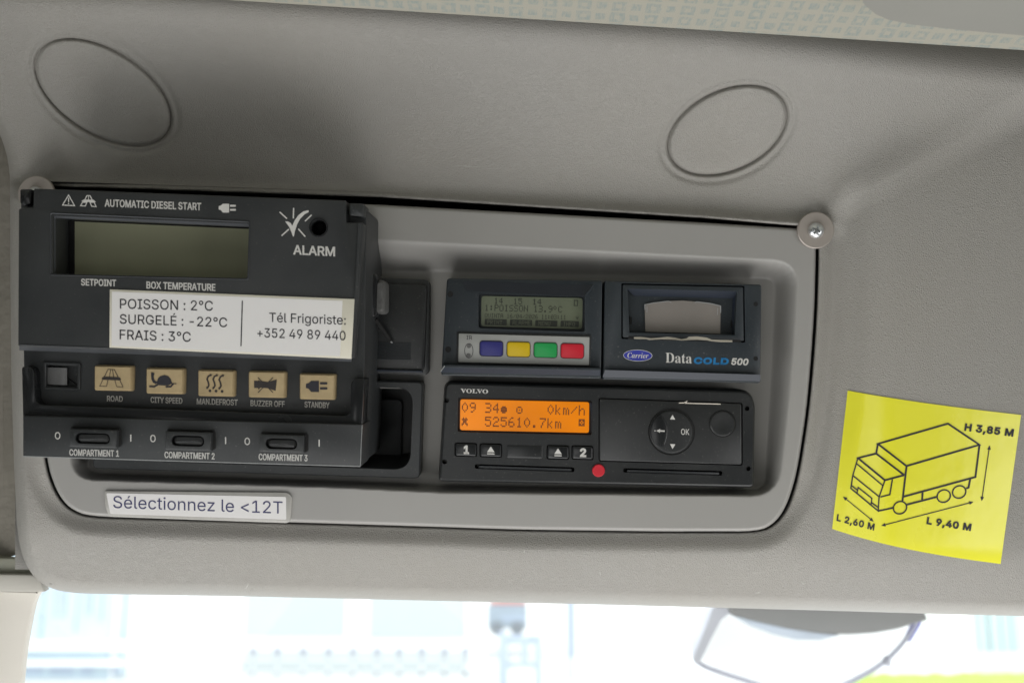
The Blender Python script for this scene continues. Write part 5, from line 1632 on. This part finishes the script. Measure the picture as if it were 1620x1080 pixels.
def arrow(a, b, w=1.5):
    istroke([a, b], w)
    v = (Vector(b) - Vector(a)).normalized()
    nrm = Vector((-v.y, v.x))
    for p, s in ((Vector(a), 1), (Vector(b), -1)):
        t = [p - v * s * 0.5, p + v * s * 6 + nrm * 2.9, p + v * s * 6 - nrm * 2.9]
        ink.add([ink_pt(q.x, q.y) for q in t], [(0, 1, 2)])


arrow(A(1353, 515), A(1292, 940))
arrow(B(217, 322), B(450, 512), 1.3)
arrow(B(515, 545), B(1224, 362), 1.5)
lean = (0.16, -0.99)
text(ink, 'i', 'H 3,85 M', A(1160, 395), A(1532, 440), 10.5, 0, 40, track=40, up=lean, fn=ink_pt)
text(ink, 'i', 'L 2,60 M', B(165, 505), B(452, 580), 9.6, 0, 30, track=40, up=lean, fn=ink_pt)
text(ink, 'i', 'L 9,40 M', B(866, 530), B(1203, 583), 10.0, 0, 40, track=40, up=lean, fn=ink_pt)
ink.build('print', M['ink_black'], sheet, normals=False)

# ------------------------------------------------------------------ roof lining, hatch trim and cab shell
R_cam = Vector((0, -D / 1000, 0))
e0, e1 = Vector(P(-90, -28, 52)), Vector(P(1720, 86, 52))
Finv3 = F.to_3x3().inverted()
back = (Finv3 @ Vector((0, -1, 0.03))).normalized()        # towards the rear of the cab, almost level
roof_n = (e1 - e0).cross(back).normalized()


def roof_pt(px, py, lift=0.0):
    """where the ray of a pixel meets the roof lining lowered by lift metres"""
    d = (Vector(P(px, py, 0)) - R_cam).normalized()
    o0 = e0 + Vector((0, 0, -lift))
    t = (o0 - R_cam).dot(roof_n) / d.dot(roof_n)
    return R_cam + d * t


roof = thing('headliner', 'pale roof lining fabric woven with small blue-grey squares', 'headliner', tuple(e0))
ux = (e1 - e0).normalized()
mb = MB()
xa, xb, yl = -0.55, (e1 - e0).length + 0.5, 1.5
upv = roof_n if roof_n.z > 0 else -roof_n
c = [e0 + ux * xa, e0 + ux * xb, e0 + ux * xb + back * yl, e0 + ux * xa + back * yl]
edge = [c[0] - back * 0.02 + upv * 0.06, c[1] - back * 0.02 + upv * 0.06]
far = [p - back * 0.4 for p in edge]
vs = [c[0], c[1], c[2], c[3]] + [p + upv * 0.09 for p in c] + edge + far
mb.add(vs, [(0, 1, 2, 3), (0, 8, 9, 1), (8, 10, 11, 9), (4, 7, 6, 5), (2, 6, 7, 3)])
# lining object uses axes that follow its own weave
lin_m = Matrix((ux, back, upv)).transposed().to_4x4()
roof.matrix_world = F @ Matrix.Translation(e0) @ lin_m
mb.build('lining', M['headliner'], roof, normals=True)

hatch = thing('hatch_trim', 'plain grey trim panel on the patterned roof lining, top right', 'trim panel', tuple(roof_pt(1500, 20, 0.01)))
hp = [(1362, -60), (1352, -18), (1364, 8), (1382, 23), (1402, 32), (1440, 40), (1520, 49), (1760, 70), (1820, -60)]
mb = MB()
lo_ = [roof_pt(x, y, 0.014) for x, y in hp]
n = len(hp)
cen = sum(lo_, Vector()) / n
vs = [p + upv * 0.016 for p in lo_] + [p + upv * 0.004 for p in lo_] + [p + (cen - p) * 0.03 for p in lo_]
mb.add(vs, [(r * n + i, r * n + (i + 1) % n, (r + 1) * n + (i + 1) % n, (r + 1) * n + i) for r in range(2) for i in range(n)] + [tuple(2 * n + i for i in range(n))])
mb.build('panel', M['panel_grey'], hatch)

pil = thing('pillar_trim', 'pale beige windscreen pillar trim at the lower left', 'pillar', P(0, 1000, -60))
block('cover', rpoly([(-120, 928), (64, 934), (54, 948), (46, 985), (38, 1030), (32, 1090), (24, 1160), (-120, 1160)], [0, 4, 20, 20, 20, 20, 0, 0], 3), -54, -48, M['pillar'], pil, 4)
hd = thing('header_trim', 'grey-green header trim tucked behind the lower left console corner', 'trim', P(0, 910, -50))
block('rail', rpoly([(-120, 906), (60, 909), (72, 936), (-120, 934)], 3, 2), -46, -40, M['rail'], hd, 2)
block('seal', rpoly([(-120, 878), (60, 884), (60, 908), (-120, 905)], 2, 2), -50, -44, M['greentrim'], hd, 2)
cur = thing('rolled_curtain', 'dark beige rolled curtain hanging in the gap left of the console', 'curtain', P(0, 800, -50))
mb = MB()
pts = []
for i in range(28):
    y = 60 + i * 30.2
    for k in range(9):
        x = -150 + k * 22
        dd = -52 + 3.5 * math.sin(k * 1.9 + 0.5 * math.sin(i * 0.4)) + 1.2 * math.sin(i * 0.9 + k)
        yy = y if i < 27 else 881 + 4 * math.sin(k * 1.3)
        pts.append(P(x, yy, dd))
mb.add(pts, [(j * 9 + k, j * 9 + k + 1, (j + 1) * 9 + k + 1, (j + 1) * 9 + k) for j in range(27) for k in range(8)])
mb.build('cloth', M['curtain'], cur)

ws = thing('windscreen', 'clear windscreen glass below the overhead console', 'windscreen', P(810, 1000, -150))
mb = MB()
q = [(-1.2, 0.17, -0.05), (1.2, 0.17, -0.05), (1.25, 0.42, -0.95), (-1.25, 0.42, -0.95)]
mb.add(q, [(0, 1, 2, 3)])
mb.build('pane', M['glass'], ws)

# cab shell round the camera: daylight reaches the console only through the windscreen and the left window
cab = thing('cab_shell', 'grey inner walls and floor of the cab around the photographer', 'cab shell', (0, -0.6, -1.0))


def shell(name, q):
    mb = MB()
    mb.add(q, [(0, 1, 2, 3)])
    mb.build(name, M['cab_dark'], cab)


shell('side_wall', [(-0.72, 0.30, 0.45), (-0.95, -1.5, 0.45), (-0.95, -1.5, -0.30), (-0.78, 0.30, -0.38)])
shell('side_wall', [(-0.78, 0.30, -0.85), (-0.95, -1.5, -0.85), (-0.95, -1.5, -1.6), (-0.78, 0.30, -1.6)])
shell('side_wall', [(1.35, 0.30, 0.5), (1.35, -1.5, 0.5), (1.35, -1.5, -1.6), (1.35, 0.30, -1.6)])
shell('rear_wall', [(-1.0, -1.52, 0.7), (1.4, -1.52, 0.7), (1.4, -1.52, -1.6), (-1.0, -1.52, -1.6)])
shell('floor', [(-1.0, -1.52, -1.5), (1.4, -1.52, -1.5), (1.4, 0.30, -1.5), (-1.0, 0.30, -1.5)])
shell('header', [(0.315, 0.05, 0.45), (1.35, 0.05, 0.45), (1.35, 0.05, -0.155), (0.315, 0.05, -0.155)])
shell('header', [(-0.335, 0.07, 0.45), (-0.9, 0.07, 0.45), (-0.9, 0.07, -0.155), (-0.335, 0.07, -0.155)])
shell('dashboard', [(-1.0, -0.15, -0.95), (1.4, -0.15, -0.95), (1.4, 0.30, -0.90), (-1.0, 0.30, -0.90)])

# ------------------------------------------------------------------ kerb mirror outside the windscreen
MD = 1150.0


def mp(px, py, dist=MD):
    """point of the mirror; the whole mirror leans so that its face looks down at the road"""
    dist = dist + 0.60 * (py - 1015)
    return Vector(((px - 810) / (1620 * cam_d.lens / 36) * dist / 1000, (dist - D) / 1000, (540 - py) / (1620 * cam_d.lens / 36) * dist / 1000))


mir = thing('kerb_mirror', 'rounded outside kerb mirror hanging in front of the windscreen', 'mirror', tuple(mp(1280, 1020)))
mo = [(1128, 958), (1118, 985), (1104, 1018), (1096, 1038), (1099, 1048), (1112, 1058), (1150, 1071), (1200, 1087), (1250, 1100), (1300, 1098), (1340, 1086),
      (1380, 1065), (1405, 1048), (1430, 1022), (1446, 998), (1456, 978), (1458, 966), (1440, 952), (1290, 940), (1145, 944)]
mo = rpoly(mo, 10, 3)


def mloft(mb, poly, prof, cap=True):
    n = len(poly)
    vs, fs = [], []
    for k, dist in prof:
        s = MD / 1000
        for x, y in inset(poly, k):
            p = mp(x, y, MD)
            vs.append((p.x, p.y + (dist - MD) / 1000, p.z))
    for r in range(len(prof) - 1):
        fs += [(r * n + i, r * n + (i + 1) % n, (r + 1) * n + (i + 1) % n, (r + 1) * n + i) for i in range(n)]
    if cap:
        fs.append(tuple((len(prof) - 1) * n + i for i in range(n)))
    mb.add(vs, fs)


mb = MB()
mloft(mb, mo, [(30, MD + 75), (8, MD + 55), (0, MD + 10), (0, MD), (2, MD - 3), (4, MD - 1)], cap=False)
mb.build('shell', M['m_shell'], mir)
mb = MB()
gi = inset(mo, 3.6)
cx_, cy_ = 1280, 1015
ringN = 7
n = len(gi)
vs, fs = [], []
for r in range(ringN):
    t = r / (ringN - 1)
    k = 1 - t * 0.98
    for x, y in gi:
        p = mp(cx_ + (x - cx_) * k, cy_ + (y - cy_) * k)
        vs.append((p.x, p.y + 0.001 - 0.012 * (1 - k * k), p.z))
for r in range(ringN - 1):
    fs += [(r * n + i, r * n + (i + 1) % n, (r + 1) * n + (i + 1) % n, (r + 1) * n + i) for i in range(n)]
fs.append(tuple((ringN - 1) * n + i for i in range(n)))
mb.add(vs, fs)
mb.build('mirror_glass', M['mirror'], mir)
mb = MB()       # broad outer flange on the near side of the mirror
mloft(mb, rpoly([(1128, 958), (1118, 985), (1104, 1018), (1095, 1039), (1099, 1050), (1108, 1042), (1122, 1012), (1140, 978), (1156, 966), (1150, 956)], 4, 3),
      [(0, MD + 4), (0, MD - 4), (1, MD - 5)])
mb.build('flange', M['flange'], mir)
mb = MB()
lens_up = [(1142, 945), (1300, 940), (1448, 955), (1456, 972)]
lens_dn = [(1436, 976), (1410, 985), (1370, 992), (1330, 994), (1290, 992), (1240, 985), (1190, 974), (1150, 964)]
mloft(mb, rpoly(lens_up + lens_dn, 6, 2), [(0, MD - 2), (0, MD - 22), (2, MD - 24)])  # solid piece standing in for the dark reflection in the upper glass
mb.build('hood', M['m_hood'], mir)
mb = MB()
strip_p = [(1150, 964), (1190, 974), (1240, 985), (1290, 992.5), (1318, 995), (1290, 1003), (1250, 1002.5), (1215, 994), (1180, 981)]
mloft(mb, strip_p, [(0, MD - 2), (0, MD - 21), (1, MD - 22)])  # blue-grey strip along the lower edge of the reflection piece
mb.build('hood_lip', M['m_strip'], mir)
mb = MB()
mloft(mb, rpoly([(1458, 972), (1455, 985), (1446, 1000), (1437, 1014), (1435.5, 1013), (1443.5, 999), (1451, 984), (1454, 972)], 3, 2), [(0, MD + 2), (0, MD - 4), (0.5, MD - 5)])
mb.build('edge_trim', M['m_blue'], mir)
mb = MB()
mloft(mb, rpoly([(1397, 1048), (1407, 1043), (1408, 1050), (1402, 1053)], 1, 2), [(0, MD + 10), (0, MD - 4)])
mb.build('mount_clip', M['m_shell'], mir)

# ------------------------------------------------------------------ outside: yard, buildings, fence (far and overexposed)
CAMW = F @ R_cam
F3 = F.to_3x3()


def wp(px, py, dist):
    """world point on a pixel's ray at a level distance dist (m) ahead"""
    r = F3 @ (Vector(P(px, py, 0)) - R_cam)
    return CAMW + r * (dist / r.y)


def wbox(mb, px0, py0, px1, py1, dist, depth, to_ground=False):
    a, b = wp(px0, py1, dist), wp(px1, py0, dist)
    z0 = 0.0 if to_ground else a.z
    x0, x1, z1 = a.x, b.x, b.z
    y0, y1 = dist + CAMW.y, dist + CAMW.y + depth
    vs = [(x0, y0, z0), (x1, y0, z0), (x1, y0, z1), (x0, y0, z1), (x0, y1, z0), (x1, y1, z0), (x1, y1, z1), (x0, y1, z1)]
    mb.add(vs, [(0, 1, 2, 3), (5, 4, 7, 6), (1, 5, 6, 2), (4, 0, 3, 7), (3, 2, 6, 7), (4, 5, 1, 0)])


def wpart(name, material, parent, boxes, dist, depth, ground=False):
    mb = MB()
    for bx in boxes:
        wbox(mb, *bx, dist, depth, ground)
    return mb.build(name, material, parent, world=True)


g = MB()
g.add([(-150, -60, 0), (150, -60, 0), (150, 250, 0), (-150, 250, 0)], [(0, 1, 2, 3)])
o = g.build('ground', M['asphalt'], None, world=True)
tag(o, 'pale concrete yard outside', None, None, 'structure')

b1 = thing('glazed_building', 'pale blue glazed building at the left edge of the windscreen', 'building', tuple(wp(120, 1080, 24)), upright=True)
wpart('wall', M['b_blue'], b1, [(-260, 560, 212, 1090)], 24, 1, True)
for x0, x1, y0, y1 in ((60, 74, 900, 1010), (80, 108, 900, 975), (118, 126, 900, 1000), (132, 148, 900, 970), (156, 166, 900, 980)):
    wpart('window', M['b_glass'], b1, [(x0, y0, x1, y1)], 23.96, 0.1)
wpart('ledge', M['b_white'], b1, [(-200, 1014, 200, 1028)], 23.8, 0.3)
wpart('ledge', M['b_white'], b1, [(-200, 1045, 190, 1053)], 23.8, 0.3)
wpart('pillar', M['b_white'], b1, [(172, 860, 190, 1090)], 23.85, 0.25)
for x0, x1 in ((20, 67), (78, 116), (126, 147), (173, 187)):
    wpart('window', M['b_glass'], b1, [(x0, 1053, x1, 1066)], 23.97, 0.1)

b2 = thing('white_warehouse', 'white warehouse wall with pale panels seen through the windscreen', 'building', tuple(wp(500, 1080, 25)), upright=True)
wpart('wall', M['b_white'], b2, [(205, 540, 768, 1090)], 25, 0.6, True)
wpart('wall', M['b_white'], b2, [(912, 540, 1500, 1090)], 25, 0.6, True)
wpart('panel', M['b_pale'], b2, [(386, 840, 550, 1006)], 24.95, 0.12)
wpart('panel', M['b_pale'], b2, [(584, 840, 738, 1008)], 24.95, 0.12)
wpart('plinth', M['b_pale'], b2, [(380, 1030, 740, 1060)], 24.9, 0.2)

fence = thing('yard_fence', 'low white yard fence in front of the white warehouse', 'fence', tuple(wp(560, 1080, 22)), upright=True)
wpart('rail', M['b_fence'], fence, [(200, 1062, 780, 1068)], 22, 0.06)
wpart('rail', M['b_fence'], fence, [(200, 1040, 780, 1044)], 22, 0.05)
for x in (399, 438, 479, 519, 558, 596, 631, 667, 703, 737):
    p_ = wpart('post', M['b_fence'], fence, [(x - 3, 1030, x + 3, 1090)], 22, 0.07, True)
    wpart('post_cap', M['cap'], p_, [(x - 5, 1024, x + 5, 1033)], 21.98, 0.12)

van = thing('parked_van', 'grey van with a red roof band parked in the gap beside the warehouse', 'van', tuple(wp(802, 1005, 30)), upright=True)
vw = 30
wpart('body', M['van'], van, [(771, 956, 834, 994)], vw, 3)
wpart('roof_band', M['van_red'], van, [(776, 945, 832, 955)], vw, 3)
for x in (786, 818):
    mb = MB()
    c0 = wp(x, 994, vw - 0.05)
    r_ = 0.19
    n = 20
    vs = [(c0.x + r_ * math.cos(2 * math.pi * i / n), c0.y + yy, c0.z + r_ * math.sin(2 * math.pi * i / n)) for yy in (0, 0.3) for i in range(n)]
    mb.add(vs, [(i, (i + 1) % n, n + (i + 1) % n, n + i) for i in range(n)] + [tuple(range(n)), tuple(range(n, 2 * n))])
    mb.build('wheel', M['tyre'], van, world=True)
wpart('rear_window', M['b_glass'], van, [(792, 974, 832, 981)], vw - 0.02, 0.05)

gate = thing('metal_gate', 'pale galvanised gate frame standing below the parked van', 'gate', tuple(wp(825, 1085, 21)), upright=True)
wpart('post', M['b_gate'], gate, [(788, 1000, 804, 1090)], 21, 0.2, True)
wpart('post', M['b_gate'], gate, [(846, 1004, 858, 1090)], 21, 0.2, True)
wpart('crossbar', M['b_gate'], gate, [(800, 1004, 850, 1020)], 21.05, 0.1)
wpart('crossbar', M['b_gate'], gate, [(800, 1046, 850, 1056)], 21.05, 0.1)
wpart('crossbar', M['b_gate'], gate, [(824, 1020, 836, 1046)], 21.05, 0.1)
pole = thing('yard_post', 'lilac-grey post to the right of the gate', 'post', tuple(wp(903, 1085, 24)), upright=True)
wpart('shaft', M['b_post'], pole, [(897, 780, 908, 1040)], 24, 0.15)
wpart('foot', M['b_post'], pole, [(900, 1040, 906, 1090)], 24, 0.1, True)

b3 = thing('cyan_building', 'white building with pale cyan uprights at the right edge', 'building', tuple(wp(1590, 1070, 27)), upright=True)
wpart('wall', M['b_white'], b3, [(1502, 640, 1800, 1090)], 27, 8, True)
for x0, x1 in ((1549, 1557), (1566, 1576), (1586, 1592), (1602, 1608)):
    wpart('upright', M['b_cyan'], b3, [(x0, 900, x1, 1030)], 26.94, 0.1)
wpart('drainpipe', M['b_post'], b3, [(1528, 900, 1532, 1062)], 26.9, 0.1)

v = MB()
nx_, ny_ = 60, 10
p0_, p1_ = wp(1300, 1075, 20), wp(1900, 1075, 20)
vs = []
for j in range(ny_):
    for i in range(nx_):
        x = p0_.x + (p1_.x - p0_.x) * i / (nx_ - 1)
        t = j / (ny_ - 1)
        zz = 0.17 * math.sin(min(1, t * 1.6) * math.pi / 2) * min(1, i / 4) + random.uniform(-0.04, 0.04)
        vs.append((x, 19 + t * 4, max(0.0, zz)))
v.add(vs, [(j * nx_ + i, j * nx_ + i + 1, (j + 1) * nx_ + i + 1, (j + 1) * nx_ + i) for j in range(ny_ - 1) for i in range(nx_ - 1)])
o = v.build('grass_verge', M['grass'], None, world=True)
tag(o, 'bright green grass verge outside at the lower right', None, None, 'structure')
